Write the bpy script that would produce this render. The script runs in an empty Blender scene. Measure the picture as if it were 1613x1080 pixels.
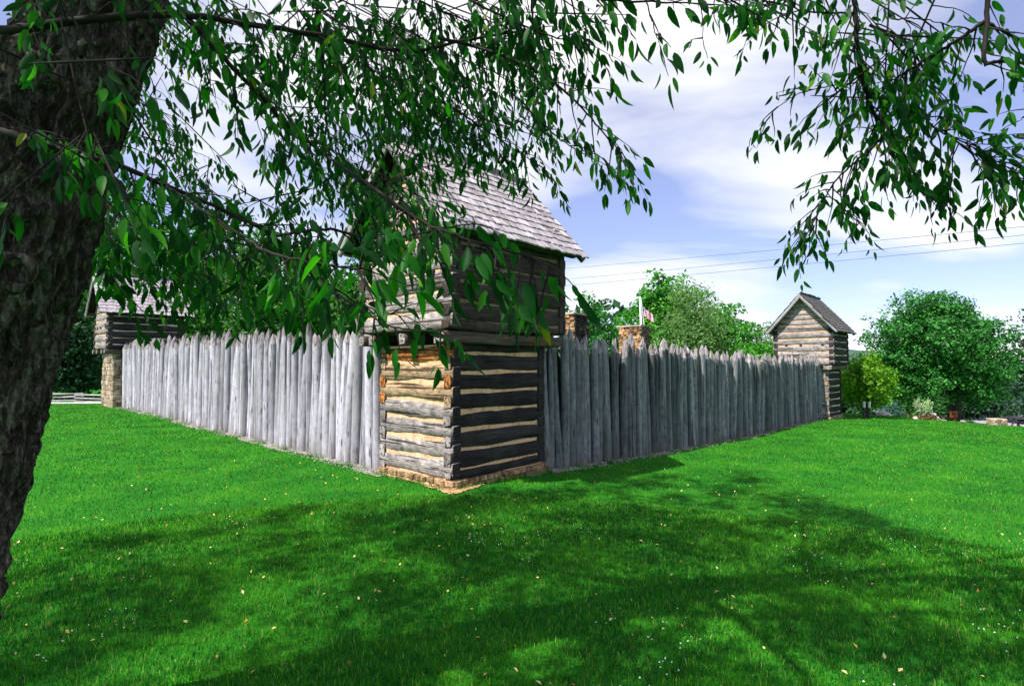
import bpy, math, random
import numpy as np
from mathutils import Vector, Matrix, noise as mnoise

# ------------------------------------------------------------------ camera, sky, sun, exposure
sc = bpy.context.scene
SKYX, SKYY = 8.2, 1.9
PW, PH, F = 1613.0, 1080.0, 866.0
CAM_H = 1.75
PITCH = math.atan(35.0 / F)
cam_data = bpy.data.cameras.new('camera')
cam = bpy.data.objects.new('camera', cam_data)
sc.collection.objects.link(cam)
cam_data.sensor_width = 36.0
cam_data.lens = 36.0 * F / PW
cam_data.clip_start = 0.05
cam_data.clip_end = 3000.0
cam.location = (0, 0, CAM_H)
cam.rotation_euler = (math.pi / 2 + PITCH, 0, 0)
sc.camera = cam

TO_SUN = Vector((-2.13, -1.65, 3.78)).normalized()
SUN_EL = math.asin(TO_SUN.z)
world = bpy.data.worlds.new('World')
sc.world = world
world.use_nodes = True
wn, wl = world.node_tree.nodes, world.node_tree.links
for n in list(wn):
    wn.remove(n)
w_out = wn.new('ShaderNodeOutputWorld')
sky = wn.new('ShaderNodeTexSky')
sky.sky_type = 'NISHITA'
sky.sun_disc = False
sky.sun_elevation = SUN_EL
sky.sun_rotation = math.atan2(TO_SUN.x, TO_SUN.y)
sky.air_density = 1.0
sky.dust_density = 0.0
sky.ozone_density = 3.0
bg_sky = wn.new('ShaderNodeBackground')
bg_sky.inputs['Strength'].default_value = 0.085
tint = wn.new('ShaderNodeMixRGB'); tint.blend_type = 'MULTIPLY'; tint.inputs[0].default_value = 1.0
tint.inputs[2].default_value = (1.04, 0.97, 1.30, 1)
wl.new(sky.outputs[0], tint.inputs[1])
wl.new(tint.outputs[0], bg_sky.inputs['Color'])
# broken cloud over the whole sky: flat cloud layer seen in perspective
tc = wn.new('ShaderNodeTexCoord')
sep = wn.new('ShaderNodeSeparateXYZ')
wl.new(tc.outputs['Generated'], sep.inputs[0])
zc = wn.new('ShaderNodeMath'); zc.operation = 'MAXIMUM'; zc.inputs[1].default_value = 0.0
wl.new(sep.outputs['Z'], zc.inputs[0])
za = wn.new('ShaderNodeMath'); za.operation = 'ADD'; za.inputs[1].default_value = 0.22
wl.new(zc.outputs[0], za.inputs[0])
dx = wn.new('ShaderNodeMath'); dx.operation = 'DIVIDE'
dy = wn.new('ShaderNodeMath'); dy.operation = 'DIVIDE'
wl.new(sep.outputs['X'], dx.inputs[0]); wl.new(za.outputs[0], dx.inputs[1])
wl.new(sep.outputs['Y'], dy.inputs[0]); wl.new(za.outputs[0], dy.inputs[1])
cmb = wn.new('ShaderNodeCombineXYZ')
wl.new(dx.outputs[0], cmb.inputs[0]); wl.new(dy.outputs[0], cmb.inputs[1])
mp = wn.new('ShaderNodeMapping')
mp.inputs['Location'].default_value = (SKYX, SKYY, 0.0)
mp.inputs['Rotation'].default_value = (0, 0, math.radians(-14))
mp.inputs['Scale'].default_value = (0.75, 1.25, 1.0)
wl.new(cmb.outputs[0], mp.inputs['Vector'])
cn = wn.new('ShaderNodeTexNoise')
cn.inputs['Scale'].default_value = 1.0
cn.inputs['Detail'].default_value = 9.0
cn.inputs['Roughness'].default_value = 0.53
cn.inputs['Distortion'].default_value = 0.25
wl.new(mp.outputs[0], cn.inputs['Vector'])
cr = wn.new('ShaderNodeValToRGB')
cr.color_ramp.elements[0].position = 0.46
cr.color_ramp.elements[0].color = (0.18, 0.18, 0.18, 1)
cr.color_ramp.elements[1].position = 0.655
cr.color_ramp.elements[1].color = (1, 1, 1, 1)
wl.new(cn.outputs['Fac'], cr.inputs[0])
bg_cloud = wn.new('ShaderNodeBackground')
bg_cloud.inputs['Color'].default_value = (0.97, 0.98, 1.0, 1)
bg_cloud.inputs['Strength'].default_value = 0.68
mixw = wn.new('ShaderNodeMixShader')
wl.new(cr.outputs[0], mixw.inputs[0])
wl.new(bg_sky.outputs[0], mixw.inputs[1])
wl.new(bg_cloud.outputs[0], mixw.inputs[2])
wl.new(mixw.outputs[0], w_out.inputs['Surface'])

sun_data = bpy.data.lights.new('sun', 'SUN')
sun_data.energy = 5.0
sun_data.angle = math.radians(0.6)
sun_data.color = (1.0, 0.94, 0.84)
sun = bpy.data.objects.new('sun', sun_data)
sun.rotation_euler = TO_SUN.to_track_quat('Z', 'Y').to_euler()
sun.location = (-10, -8, 20)
sc.collection.objects.link(sun)

sc.view_settings.view_transform = 'Standard'
sc.view_settings.look = 'None'
sc.view_settings.exposure = 0.80
sc.view_settings.gamma = 1.0
sc.view_settings.use_curve_mapping = False
sc.render.engine = 'CYCLES'
sc.cycles.use_denoising = True
sc.cycles.max_bounces = 6
sc.cycles.transparent_max_bounces = 4

# ------------------------------------------------------------------ helpers
COL = sc.collection
rng = np.random.default_rng(11)
random.seed(11)

def at(px, py, Y):
    """point seen at photo pixel (px, py) at forward distance Y"""
    ux = (px - PW / 2) / F
    uy = (PH / 2 - py) / F
    d = Vector((ux, math.cos(PITCH) - uy * math.sin(PITCH), math.sin(PITCH) + uy * math.cos(PITCH)))
    return Vector((0, 0, CAM_H)) + d * (Y / d.y)

def project(P):
    """array of points -> photo pixels and forward depth"""
    P = np.atleast_2d(P)
    z = P[:, 2] - CAM_H
    fw = P[:, 1] * math.cos(PITCH) + z * math.sin(PITCH)
    up = -P[:, 1] * math.sin(PITCH) + z * math.cos(PITCH)
    fws = np.where(np.abs(fw) < 1e-4, 1e-4, fw)
    return PW / 2 + F * P[:, 0] / fws, PH / 2 - F * up / fws, fw

def ss(a, b, x):
    t = np.clip((np.asarray(x, float) - a) / (b - a), 0, 1)
    return t * t * (3 - 2 * t)

def ground(X, Y):
    X = np.asarray(X, float); Y = np.asarray(Y, float)
    Xp = np.clip(X, 0, None)
    z = -0.467 * (1 - np.exp(-Xp / 5.5)) * ss(3.0, 10.0, Y) - 0.03 * np.clip(X - 12.6, 0, 40) * ss(8, 20, Y)
    z = z + 0.011 * np.clip(-X, 0, 16) * ss(6, 16, Y)
    A = ss(-5, 12, X)
    Yc = np.clip(27 - (X - 15), 20.5, 27)
    z = z - A * 1.45 * ss(0, 11, Y - Yc) - (1 - A) * 0.75 * ss(0, 16, Y - 21)
    z = z + 0.03 * np.sin(X * 0.55 + 1.3) * np.sin(Y * 0.43) * ss(2, 12, np.hypot(X + 0.9, Y - 7.8))
    # lake basin beyond the car park
    z = z - 1.3 * ss(44.5, 49, Y) * ss(18, 24, X) * (1 - ss(62, 68, Y))
    return z

def gz(X, Y):
    return float(ground(X, Y))

def tag(o, label=None, cat=None, group=None, kind=None):
    if label: o['label'] = label
    if cat: o['category'] = cat
    if group: o['group'] = group
    if kind: o['kind'] = kind
    return o

def empty(name, loc=(0, 0, 0), rz=0.0, label=None, cat=None, group=None):
    o = bpy.data.objects.new(name, None)
    o.location = loc
    o.rotation_euler = (0, 0, rz)
    o.empty_display_size = 0.3
    COL.objects.link(o)
    return tag(o, label, cat, group)

def link(name, me, parent=None, matrix=None, mat=None):
    o = bpy.data.objects.new(name, me)
    COL.objects.link(o)
    if parent is not None:
        o.parent = parent
    if matrix is not None:
        o.matrix_local = matrix
    if mat is not None and len(me.materials) == 0:
        me.materials.append(mat)
    return o

def mesh_np(name, V, Fc, mats=(), smooth=False, midx=None):
    """V (n,3) array, Fc (m,k) array of equal size faces or list of arrays"""
    me = bpy.data.meshes.new(name)
    V = np.asarray(V, np.float32)
    blocks = Fc if isinstance(Fc, list) else [Fc]
    blocks = [np.asarray(b, np.int32) for b in blocks if len(b)]
    nl = sum(b.size for b in blocks); nf = sum(len(b) for b in blocks)
    me.vertices.add(len(V)); me.vertices.foreach_set('co', V.ravel())
    me.loops.add(nl); me.polygons.add(nf)
    me.loops.foreach_set('vertex_index', np.concatenate([b.ravel() for b in blocks]))
    tot = np.concatenate([np.full(len(b), b.shape[1], np.int32) for b in blocks])
    st = np.concatenate([[0], np.cumsum(tot)[:-1]]).astype(np.int32)
    me.polygons.foreach_set('loop_start', st)
    me.polygons.foreach_set('loop_total', tot)
    me.polygons.foreach_set('use_smooth', np.full(nf, smooth, bool))
    if midx is not None:
        me.polygons.foreach_set('material_index', np.asarray(midx, np.int32))
    for m in mats:
        me.materials.append(m)
    me.update(calc_edges=True)
    return me

class MB:
    """collects simple shapes for one mesh"""
    def __init__(s):
        s.v = []; s.f = []; s.m = []
    def add(s, vs, fs, mi=0):
        o = len(s.v)
        s.v += [tuple(v) for v in vs]
        s.f += [tuple(i + o for i in f) for f in fs]
        s.m += [mi] * len(fs)
    def box(s, x0, x1, y0, y1, z0, z1, mi=0, M=None, jit=0.0, r=None):
        vs = [Vector((x, y, z)) for x in (x0, x1) for y in (y0, y1) for z in (z0, z1)]
        if jit:
            r = r or random
            vs = [v + Vector((r.uniform(-jit, jit), r.uniform(-jit, jit), r.uniform(-jit, jit))) for v in vs]
        if M is not None:
            vs = [M @ v for v in vs]
        s.add(vs, [(0, 1, 3, 2), (4, 6, 7, 5), (0, 4, 5, 1), (2, 3, 7, 6), (0, 2, 6, 4), (1, 5, 7, 3)], mi)
    def tube(s, pts, radii, n=6, mi=0, cap=True):
        pts = [Vector(p) for p in pts]
        rings = []
        up = Vector((0.13, 0.31, 0.94)).normalized()
        for i, p in enumerate(pts):
            t = (pts[min(i + 1, len(pts) - 1)] - pts[max(i - 1, 0)])
            if t.length < 1e-6: t = Vector((0, 0, 1))
            t.normalize()
            a = t.cross(up)
            if a.length < 1e-3: a = t.cross(Vector((1, 0, 0)))
            a.normalize(); b = a.cross(t)
            r = radii[i] if hasattr(radii, '__len__') else radii
            rings.append([p + (a * math.cos(k * 2 * math.pi / n) + b * math.sin(k * 2 * math.pi / n)) * r for k in range(n)])
        vs = [v for rg in rings for v in rg]
        fs = []
        for i in range(len(pts) - 1):
            for k in range(n):
                k2 = (k + 1) % n
                fs.append((i * n + k, i * n + k2, (i + 1) * n + k2, (i + 1) * n + k))
        if cap:
            fs.append(tuple(range(n - 1, -1, -1)))
            fs.append(tuple((len(pts) - 1) * n + k for k in range(n)))
        s.add(vs, fs, mi)
    def mesh(s, name, mats=(), smooth=False):
        me = bpy.data.meshes.new(name)
        me.from_pydata(s.v, [], s.f)
        for m in mats: me.materials.append(m)
        me.polygons.foreach_set('material_index', np.array(s.m, np.int32))
        me.polygons.foreach_set('use_smooth', np.full(len(s.f), smooth, bool))
        me.update()
        return me

def rough_stone(rx, ry, rz, seed, sub=1):
    """blocky rubble stone with chipped edges"""
    r = random.Random(seed)
    vs, fs = [], []
    n = 8
    prof = [(-1, .84), (-.80, .98), (.80, 1.0), (1, .85)]
    ang = [.30, .95, 1.9, 2.6, 3.4, 4.1, 5.05, 5.75]
    jit = [r.uniform(.86, 1.06) for _ in range(n)]
    tilt = r.uniform(-.12, .12)
    for i, (h, w) in enumerate(prof):
        for k in range(n):
            a = ang[k] + r.uniform(-.06, .06)
            c, s_ = math.cos(a), math.sin(a)
            q = 1.0 / max(abs(c), abs(s_)) ** .92
            x = c * q * w * jit[k] * r.uniform(.95, 1.04)
            vs.append((x * rx, s_ * q * w * jit[k] * ry, (h + tilt * x) * rz * r.uniform(.93, 1.05)))
    for i in range(len(prof) - 1):
        for k in range(n):
            fs.append((i * n + k, i * n + (k + 1) % n, (i + 1) * n + (k + 1) % n, (i + 1) * n + k))
    fs.append(tuple(range(n - 1, -1, -1)))
    fs.append(tuple((len(prof) - 1) * n + k for k in range(n)))
    return vs, fs

# ------------------------------------------------------------------ materials
class NT:
    def __init__(s, name):
        s.mat = bpy.data.materials.new(name)
        s.mat.use_nodes = True
        s.n = s.mat.node_tree.nodes; s.l = s.mat.node_tree.links
        s.b = s.n['Principled BSDF']
        s.out = s.n['Material Output']
    def new(s, t, **kw):
        nd = s.n.new(t)
        for k, v in kw.items():
            if k in nd.inputs: nd.inputs[k].default_value = v
            else: setattr(nd, k, v)
        return nd
    def coords(s, kind='Object', scale=(1, 1, 1), rand_off=0.0):
        t = s.new('ShaderNodeTexCoord')
        m = s.new('ShaderNodeMapping')
        m.inputs['Scale'].default_value = scale
        if kind == 'World':
            g = s.new('ShaderNodeNewGeometry')
            s.l.new(g.outputs['Position'], m.inputs['Vector'])
        else:
            s.l.new(t.outputs[kind], m.inputs['Vector'])
        if rand_off:
            oi = s.new('ShaderNodeObjectInfo')
            mu = s.new('ShaderNodeMath', operation='MULTIPLY'); mu.inputs[1].default_value = rand_off
            s.l.new(oi.outputs['Random'], mu.inputs[0])
            cx = s.new('ShaderNodeCombineXYZ')
            for i in range(3): s.l.new(mu.outputs[0], cx.inputs[i])
            s.l.new(cx.outputs[0], m.inputs['Location'])
        return m.outputs[0]
    def noise(s, vec, scale, detail=4.0, rough=0.55, dist=0.0):
        n = s.new('ShaderNodeTexNoise', Scale=scale, Detail=detail, Roughness=rough, Distortion=dist)
        s.l.new(vec, n.inputs['Vector'])
        return n.outputs['Fac']
    def ramp(s, fac, stops):
        r = s.new('ShaderNodeValToRGB')
        e = r.color_ramp.elements
        while len(e) < len(stops): e.new(0.5)
        for i, (p, c) in enumerate(stops):
            e[i].position = p
            e[i].color = (c[0], c[1], c[2], 1) if hasattr(c, '__len__') else (c, c, c, 1)
        s.l.new(fac, r.inputs[0])
        return r.outputs[0]
    def mix(s, fac, a, b, blend='MIX'):
        m = s.new('ShaderNodeMixRGB', blend_type=blend)
        for i, v in ((0, fac), (1, a), (2, b)):
            if hasattr(v, 'is_linked') or hasattr(v, 'links'): s.l.new(v, m.inputs[i])
            elif hasattr(v, '__len__'): m.inputs[i].default_value = (v[0], v[1], v[2], 1)
            else: m.inputs[i].default_value = v
        return m.outputs[0]
    def bump(s, h, strength=0.5, dist=0.02):
        b = s.new('ShaderNodeBump', Strength=strength, Distance=dist)
        s.l.new(h, b.inputs['Height'])
        s.l.new(b.outputs[0], s.b.inputs['Normal'])
    def rnd(s):
        return s.new('ShaderNodeObjectInfo').outputs['Random']
    def island(s):
        return s.new('ShaderNodeNewGeometry').outputs['Random Per Island']
    def color(s, c):
        if hasattr(c, 'links'): s.l.new(c, s.b.inputs['Base Color'])
        else: s.b.inputs['Base Color'].default_value = (c[0], c[1], c[2], 1)
    def rough(s, r, spec=0.3):
        s.b.inputs['Roughness'].default_value = r
        s.b.inputs['Specular IOR Level'].default_value = spec
    def translucent(s, col, fac):
        t = s.new('ShaderNodeBsdfTranslucent')
        if hasattr(col, 'links'): s.l.new(col, t.inputs['Color'])
        else: t.inputs['Color'].default_value = (col[0], col[1], col[2], 1)
        m = s.new('ShaderNodeMixShader'); m.inputs[0].default_value = fac
        s.l.new(s.b.outputs[0], m.inputs[1]); s.l.new(t.outputs[0], m.inputs[2])
        s.l.new(m.outputs[0], s.out.inputs['Surface'])

def wood_mat(name, cols, grain_axis, spread=0.35, stain=None, crack=0.65, grain=1.0, pre=(1, 1, 1), stretch=0.7, blotch=0.0, knots=False):
    """weathered wood: cols dark->light, grain stretched along an axis, per-piece tone"""
    t = NT(name)
    sc_ = [9.0, 9.0, 9.0]; sc_[grain_axis] = stretch
    P = lambda q: [q[i] * pre[i] for i in range(3)]
    v = t.coords('Object', P(sc_), rand_off=37.0)
    fine = t.noise(v, 4.0 * grain, 6.0, 0.62)
    sc2 = [2.2, 2.2, 2.2]; sc2[grain_axis] = 0.55
    v2 = t.coords('Object', P(sc2), rand_off=91.0)
    big = t.noise(v2, 1.6, 3.0, 0.5, 0.6)
    c1 = t.ramp(fine, [(0.25, cols[0]), (0.5, cols[1]), (0.78, cols[2])])
    c2 = t.ramp(big, [(0.3, 0.62), (0.7, 1.12)])
    c = t.mix(1.0, c1, c2, 'MULTIPLY')
    if blotch:
        bl = t.noise(t.coords('Object', P((1, 1, 1)), rand_off=71.0), 7.0, 7.0, 0.7, 0.8)
        c = t.mix(1.0, c, t.ramp(bl, [(0.32, 1.0 - blotch), (0.5, 1.0), (0.7, 1.0 + blotch * 0.5)]), 'MULTIPLY')
    tone = t.ramp(t.rnd(), [(0.0, 1.0 - spread), (1.0, 1.0 + spread * 0.5)])
    c = t.mix(1.0, c, tone, 'MULTIPLY')
    if stain is not None:
        st = t.noise(t.coords('Object', P((1.3, 1.3, 0.5)), rand_off=17.0), 2.2, 4.0, 0.6)
        c = t.mix(t.ramp(st, [(0.48, 0.0), (0.68, stain[3])]), c, stain[:3])
    if knots:
        kv = t.new('ShaderNodeTexVoronoi', Scale=1.0)
        t.l.new(t.coords('Object', (1.1, 1.1, 4.5), rand_off=29.0), kv.inputs['Vector'])
        c = t.mix(t.ramp(kv.outputs['Distance'], [(0.10, 0.85), (0.17, 0.0)]), c, (0.045, 0.038, 0.034))
        zs_ = t.new('ShaderNodeSeparateXYZ'); t.l.new(t.coords('Object'), zs_.inputs[0])
        za_ = t.new('ShaderNodeMath', operation='ADD'); t.l.new(zs_.outputs['Z'], za_.inputs[0])
        zm_ = t.new('ShaderNodeMath', operation='MULTIPLY'); zm_.inputs[1].default_value = 0.22
        t.l.new(big, zm_.inputs[0]); t.l.new(zm_.outputs[0], za_.inputs[1])
        c = t.mix(t.ramp(za_.outputs[0], [(0.10, 0.6), (0.24, 0.0)]), c, (0.13, 0.11, 0.08))      # soil splash at the foot
    # drying cracks
    sc3 = [16.0, 16.0, 16.0]; sc3[grain_axis] = 0.45
    ck = t.noise(t.coords('Object', P(sc3), rand_off=53.0), 1.5, 2.0, 0.4)
    ckm = t.ramp(ck, [(crack * 0.5 - 0.02, 0.0), (crack * 0.5 + 0.03, 1.0)])
    c = t.mix(ckm, t.mix(1.0, c, (0.22, 0.2, 0.19), 'MULTIPLY'), c)
    t.color(c)
    h = t.mix(0.5, fine, ckm, 'MIX')
    t.bump(h, 0.75, 0.012)
    t.rough(0.85, 0.2)
    return t.mat

M = {}
M['post_bleached'] = wood_mat('post_bleached', [(0.32, 0.31, 0.36), (0.50, 0.48, 0.565), (0.66, 0.635, 0.72)], 2, 0.34, (0.27, 0.25, 0.245, 0.5), 0.64, 2.4, pre=(.13, .13, 2.4), blotch=.35, knots=True)
M['post_grey_green'] = wood_mat('post_grey_green', [(0.08, 0.083, 0.09), (0.18, 0.185, 0.20), (0.42, 0.425, 0.45)], 2, 0.7, (0.055, 0.085, 0.072, 0.6), 0.68, 2.0, pre=(.13, .13, 2.4), blotch=.5, knots=True)  # darker grey wood with a greenish stain
M['cut_tip'] = wood_mat('cut_tip', [(0.16, 0.145, 0.155), (0.34, 0.305, 0.32), (0.50, 0.455, 0.47)], 2, 0.35, (0.16, 0.14, 0.13, 0.6), 0.72, pre=(.13, .13, 2.4))
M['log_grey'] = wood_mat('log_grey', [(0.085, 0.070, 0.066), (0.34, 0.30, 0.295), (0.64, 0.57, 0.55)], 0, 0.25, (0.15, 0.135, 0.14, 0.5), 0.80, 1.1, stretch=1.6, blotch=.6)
M['log_tan'] = wood_mat('log_tan', [(0.11, 0.065, 0.035), (0.42, 0.29, 0.175), (0.70, 0.53, 0.37)], 0, 0.25, (0.22, 0.14, 0.08, 0.5), 0.78, 1.1, stretch=1.6, blotch=.5)
M['log_rot'] = wood_mat('log_rot', [(0.07, 0.018, 0.006), (0.52, 0.18, 0.03), (0.76, 0.46, 0.21)], 0, 0.1, (0.26, 0.07, 0.012, 0.8), 0.92, 1.0, stretch=2.5, blotch=.7)
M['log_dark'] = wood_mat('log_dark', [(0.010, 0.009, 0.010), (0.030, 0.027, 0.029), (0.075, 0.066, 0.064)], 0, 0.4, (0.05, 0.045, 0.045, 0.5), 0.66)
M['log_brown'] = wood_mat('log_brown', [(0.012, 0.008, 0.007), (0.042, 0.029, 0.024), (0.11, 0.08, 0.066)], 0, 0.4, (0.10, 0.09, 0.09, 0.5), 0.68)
M['beam'] = wood_mat('beam', [(0.03, 0.024, 0.02), (0.10, 0.08, 0.07), (0.2, 0.17, 0.15)], 0, 0.4, (0.22, 0.08, 0.03, 0.5), 0.66)
M['board'] = wood_mat('board', [(0.2, 0.19, 0.20), (0.36, 0.34, 0.36), (0.5, 0.48, 0.5)], 0, 0.2, None, 0.55)
M['shingle'] = wood_mat('shingle', [(0.24, 0.21, 0.235), (0.46, 0.41, 0.455), (0.64, 0.58, 0.63)], 1, 0.35, (0.26, 0.22, 0.24, 0.5), 0.60)
M['shingle_dark'] = wood_mat('shingle_dark', [(0.05, 0.05, 0.05), (0.13, 0.125, 0.125), (0.24, 0.23, 0.23)], 1, 0.35, None, 0.6)
M['rail'] = wood_mat('rail', [(0.25, 0.23, 0.23), (0.45, 0.42, 0.42), (0.62, 0.6, 0.6)], 0, 0.2, None, 0.55)
M['interior'] = wood_mat('interior', [(0.012, 0.010, 0.009), (0.025, 0.02, 0.018), (0.045, 0.038, 0.034)], 0, 0.2, None, 0.5)

def simple(name, stops, scale=6.0, detail=5.0, rough=0.9, bump=0.4, bdist=0.01, world=False, per_piece=0.0, spec=0.2, island=0.0):
    t = NT(name)
    v = t.coords('World' if world else 'Object', (1, 1, 1), 0.0 if world else 23.0)
    f = t.noise(v, scale, detail, 0.6)
    c = t.ramp(f, stops)
    if per_piece:
        c = t.mix(1.0, c, t.ramp(t.rnd(), [(0, 1 - per_piece), (1, 1 + per_piece)]), 'MULTIPLY')
    if island:
        c = t.mix(1.0, c, t.ramp(t.island(), [(0, 1 - island), (1, 1 + island)]), 'MULTIPLY')
    t.color(c)
    if bump:
        t.bump(t.noise(v, scale * 3.1, 5.0, 0.65), bump, bdist)
    t.rough(rough, spec)
    return t.mat

M['chink'] = simple('chink', [(0.28, (0.36, 0.19, 0.085)), (0.46, (0.76, 0.46, 0.27)), (0.75, (0.86, 0.59, 0.39))], 13.0, 8, 0.95, 1.0, 0.02)
M['chink_grey'] = simple('chink_grey', [(0.3, (0.38, 0.31, 0.24)), (0.6, (0.62, 0.54, 0.45)), (0.8, (0.75, 0.68, 0.6))], 9.0, 6, 0.95, 0.6, 0.01)
M['stone'] = simple('stone', [(0.28, (0.10, 0.055, 0.028)), (0.5, (0.32, 0.20, 0.11)), (0.72, (0.58, 0.42, 0.27))], 11.0, 7, 0.95, 0.9, 0.02, per_piece=0.5)
M['stone_many'] = simple('stone_many', [(0.25, (0.12, 0.085, 0.06)), (0.5, (0.34, 0.26, 0.19)), (0.75, (0.58, 0.50, 0.42))], 5.0, 6, 0.9, 0.7, 0.02, island=0.5)
M['stone_orange'] = simple('stone_orange', [(0.25, (0.12, 0.06, 0.03)), (0.5, (0.36, 0.21, 0.11)), (0.75, (0.56, 0.42, 0.29))], 5.0, 6, 0.9, 0.7, 0.02, island=0.6)
M['stone_shade'] = simple('stone_shade', [(0.25, (0.018, 0.014, 0.012)), (0.5, (0.045, 0.035, 0.03)), (0.75, (0.10, 0.08, 0.065))], 5.0, 6, 0.9, 0.7, 0.02, island=0.5)  # near-black stone for a chimney's unlit faces, shade put into the colour
M['stone_dark'] = simple('stone_dark', [(0.25, (0.05, 0.035, 0.025)), (0.5, (0.14, 0.10, 0.07)), (0.75, (0.30, 0.24, 0.19))], 5.0, 6, 0.9, 0.7, 0.02, island=0.5)
M['mortar'] = simple('mortar', [(0.3, (0.10, 0.07, 0.045)), (0.7, (0.26, 0.19, 0.13))], 14.0, 5, 0.95, 0.8, 0.01)
M['rock'] = simple('rock', [(0.3, (0.36, 0.3, 0.28)), (0.7, (0.66, 0.58, 0.55))], 3.0, 5, 0.9, 0.6, 0.02)
M['gravel'] = simple('gravel', [(0.3, (0.15, 0.13, 0.11)), (0.5, (0.28, 0.255, 0.23)), (0.7, (0.42, 0.39, 0.37))], 28.0, 6, 0.95, 0.8, 0.015, world=True)
M['gravel_stone'] = simple('gravel_stone', [(0.3, (0.22, 0.20, 0.19)), (0.7, (0.44, 0.42, 0.41))], 6.0, 3, 0.9, 0.3, 0.01, world=True, island=0.4)
M['earth'] = simple('earth', [(0.3, (0.24, 0.14, 0.065)), (0.55, (0.44, 0.29, 0.14)), (0.75, (0.58, 0.42, 0.24))], 9.0, 7, 0.97, 0.9, 0.02, world=True)
M['asphalt'] = simple('asphalt', [(0.3, (0.26, 0.24, 0.27)), (0.7, (0.36, 0.34, 0.38))], 1.2, 6, 0.9, 0.2, 0.005, world=True)
M['path'] = simple('path', [(0.3, (0.34, 0.33, 0.34)), (0.7, (0.5, 0.48, 0.49))], 2.0, 6, 0.9, 0.2, 0.005, world=True)
M['metal_white'] = simple('metal_white', [(0.3, (0.6, 0.6, 0.62)), (0.7, (0.75, 0.75, 0.76))], 4.0, 3, 0.4, 0.0)
M['wire'] = simple('wire', [(0.3, (0.10, 0.11, 0.14)), (0.7, (0.14, 0.15, 0.19))], 1.0, 2, 0.6, 0.0)
M['sign_brown'] = wood_mat('sign_brown', [(0.10, 0.025, 0.012), (0.22, 0.06, 0.03), (0.32, 0.10, 0.05)], 2, 0.1, None, 0.5)
M['table_dark'] = wood_mat('table_dark', [(0.02, 0.02, 0.025), (0.05, 0.05, 0.06), (0.09, 0.09, 0.1)], 0, 0.1, None, 0.5)
M['flag_red'] = simple('flag_red', [(0.3, (0.42, 0.02, 0.05)), (0.7, (0.52, 0.04, 0.07))], 8, 3, 0.8, 0.0)
M['flag_white'] = simple('flag_white', [(0.3, (0.68, 0.66, 0.70)), (0.7, (0.78, 0.76, 0.8))], 8, 3, 0.8, 0.0)
M['flag_blue'] = simple('flag_blue', [(0.3, (0.02, 0.03, 0.16)), (0.7, (0.03, 0.045, 0.22))], 8, 3, 0.8, 0.0)

# bark of the near tree
t = NT('bark')
wv = t.noise(t.coords('Object', (1, 1, 0.5)), 7.0, 4.0, 0.6)
v = t.coords('Object', (1, 1, 0.20))
plate = t.noise(v, 26.0, 3.0, 0.55, 1.2)
edge = t.ramp(plate, [(0.40, 0.0), (0.56, 1.0)])
fine = t.noise(t.coords('Object', (1, 1, 0.55)), 55.0, 7.0, 0.72)
c = t.ramp(fine, [(0.3, (0.035, 0.027, 0.023)), (0.52, (0.14, 0.115, 0.10)), (0.74, (0.40, 0.34, 0.30))])
c = t.mix(edge, t.mix(1.0, c, (0.35, 0.30, 0.28), 'MULTIPLY'), c)
c = t.mix(1.0, c, t.ramp(wv, [(0.3, 0.55), (0.7, 1.25)]), 'MULTIPLY')
lich = t.noise(t.coords('Object', (1, 1, 0.7)), 6.5, 5.0, 0.65)
c = t.mix(t.ramp(lich, [(0.58, 0.0), (0.72, 0.4)]), c, (0.07, 0.10, 0.065))
t.color(c)
t.bump(t.mix(0.4, edge, fine), 1.0, 0.035)
t.rough(0.95, 0.1)
M['bark'] = t.mat
M['bark_far'] = simple('bark_far', [(0.3, (0.035, 0.028, 0.022)), (0.7, (0.12, 0.10, 0.085))], 7.0, 5, 0.95, 0.6, 0.02)
M['bark_twig'] = simple('bark_twig', [(0.3, (0.008, 0.006, 0.005)), (0.7, (0.028, 0.021, 0.018))], 12.0, 4, 0.8, 0.3, 0.004)

def leaf_mat(name, stops, tr_col, fac, rough=0.45, spec=0.4, per_obj=False):
    t = NT(name)
    src = t.rnd() if per_obj else t.island()
    c = t.ramp(src, stops)
    big = t.noise(t.coords('World', (1, 1, 1)), 0.9, 3.0, 0.5)
    c = t.mix(1.0, c, t.ramp(big, [(0.3, 0.72), (0.7, 1.2)]), 'MULTIPLY')
    t.color(c)
    t.rough(rough, spec)
    tc_ = t.mix(1.0, c, tr_col, 'MULTIPLY')
    t.translucent(tc_, fac)
    return t.mat

cherry_stops = [(0.0, (0.003, 0.036, 0.006)), (0.5, (0.006, 0.072, 0.006)), (0.84, (0.014, 0.13, 0.007)), (0.97, (0.045, 0.20, 0.010)), (0.9995, (0.20, 0.20, 0.02))]
M['cherry_leaf'] = leaf_mat('cherry_leaf', cherry_stops, (1.8, 2.6, 0.5), 0.40, 0.5, 0.16)
M['cherry_leaf_single'] = leaf_mat('cherry_leaf_single', cherry_stops, (1.8, 2.6, 0.5), 0.40, 0.5, 0.16, per_obj=True)
def far_leaf(name, c0, c1, c2, fac=0.35):
    return leaf_mat(name, [(0.0, c0), (0.5, c1), (1.0, c2)], (1.8, 1.9, 1.0), fac, 0.55, 0.3)
M['leaf_maple'] = far_leaf('leaf_maple', (0.006, 0.060, 0.010), (0.018, 0.14, 0.016), (0.085, 0.34, 0.055), .28)
M['leaf_wood'] = far_leaf('leaf_wood', (0.012, 0.065, 0.010), (0.028, 0.13, 0.016), (0.06, 0.21, 0.025))
M['leaf_bright'] = far_leaf('leaf_bright', (0.012, 0.11, 0.006), (0.04, 0.23, 0.012), (0.10, 0.36, 0.03))
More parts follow.
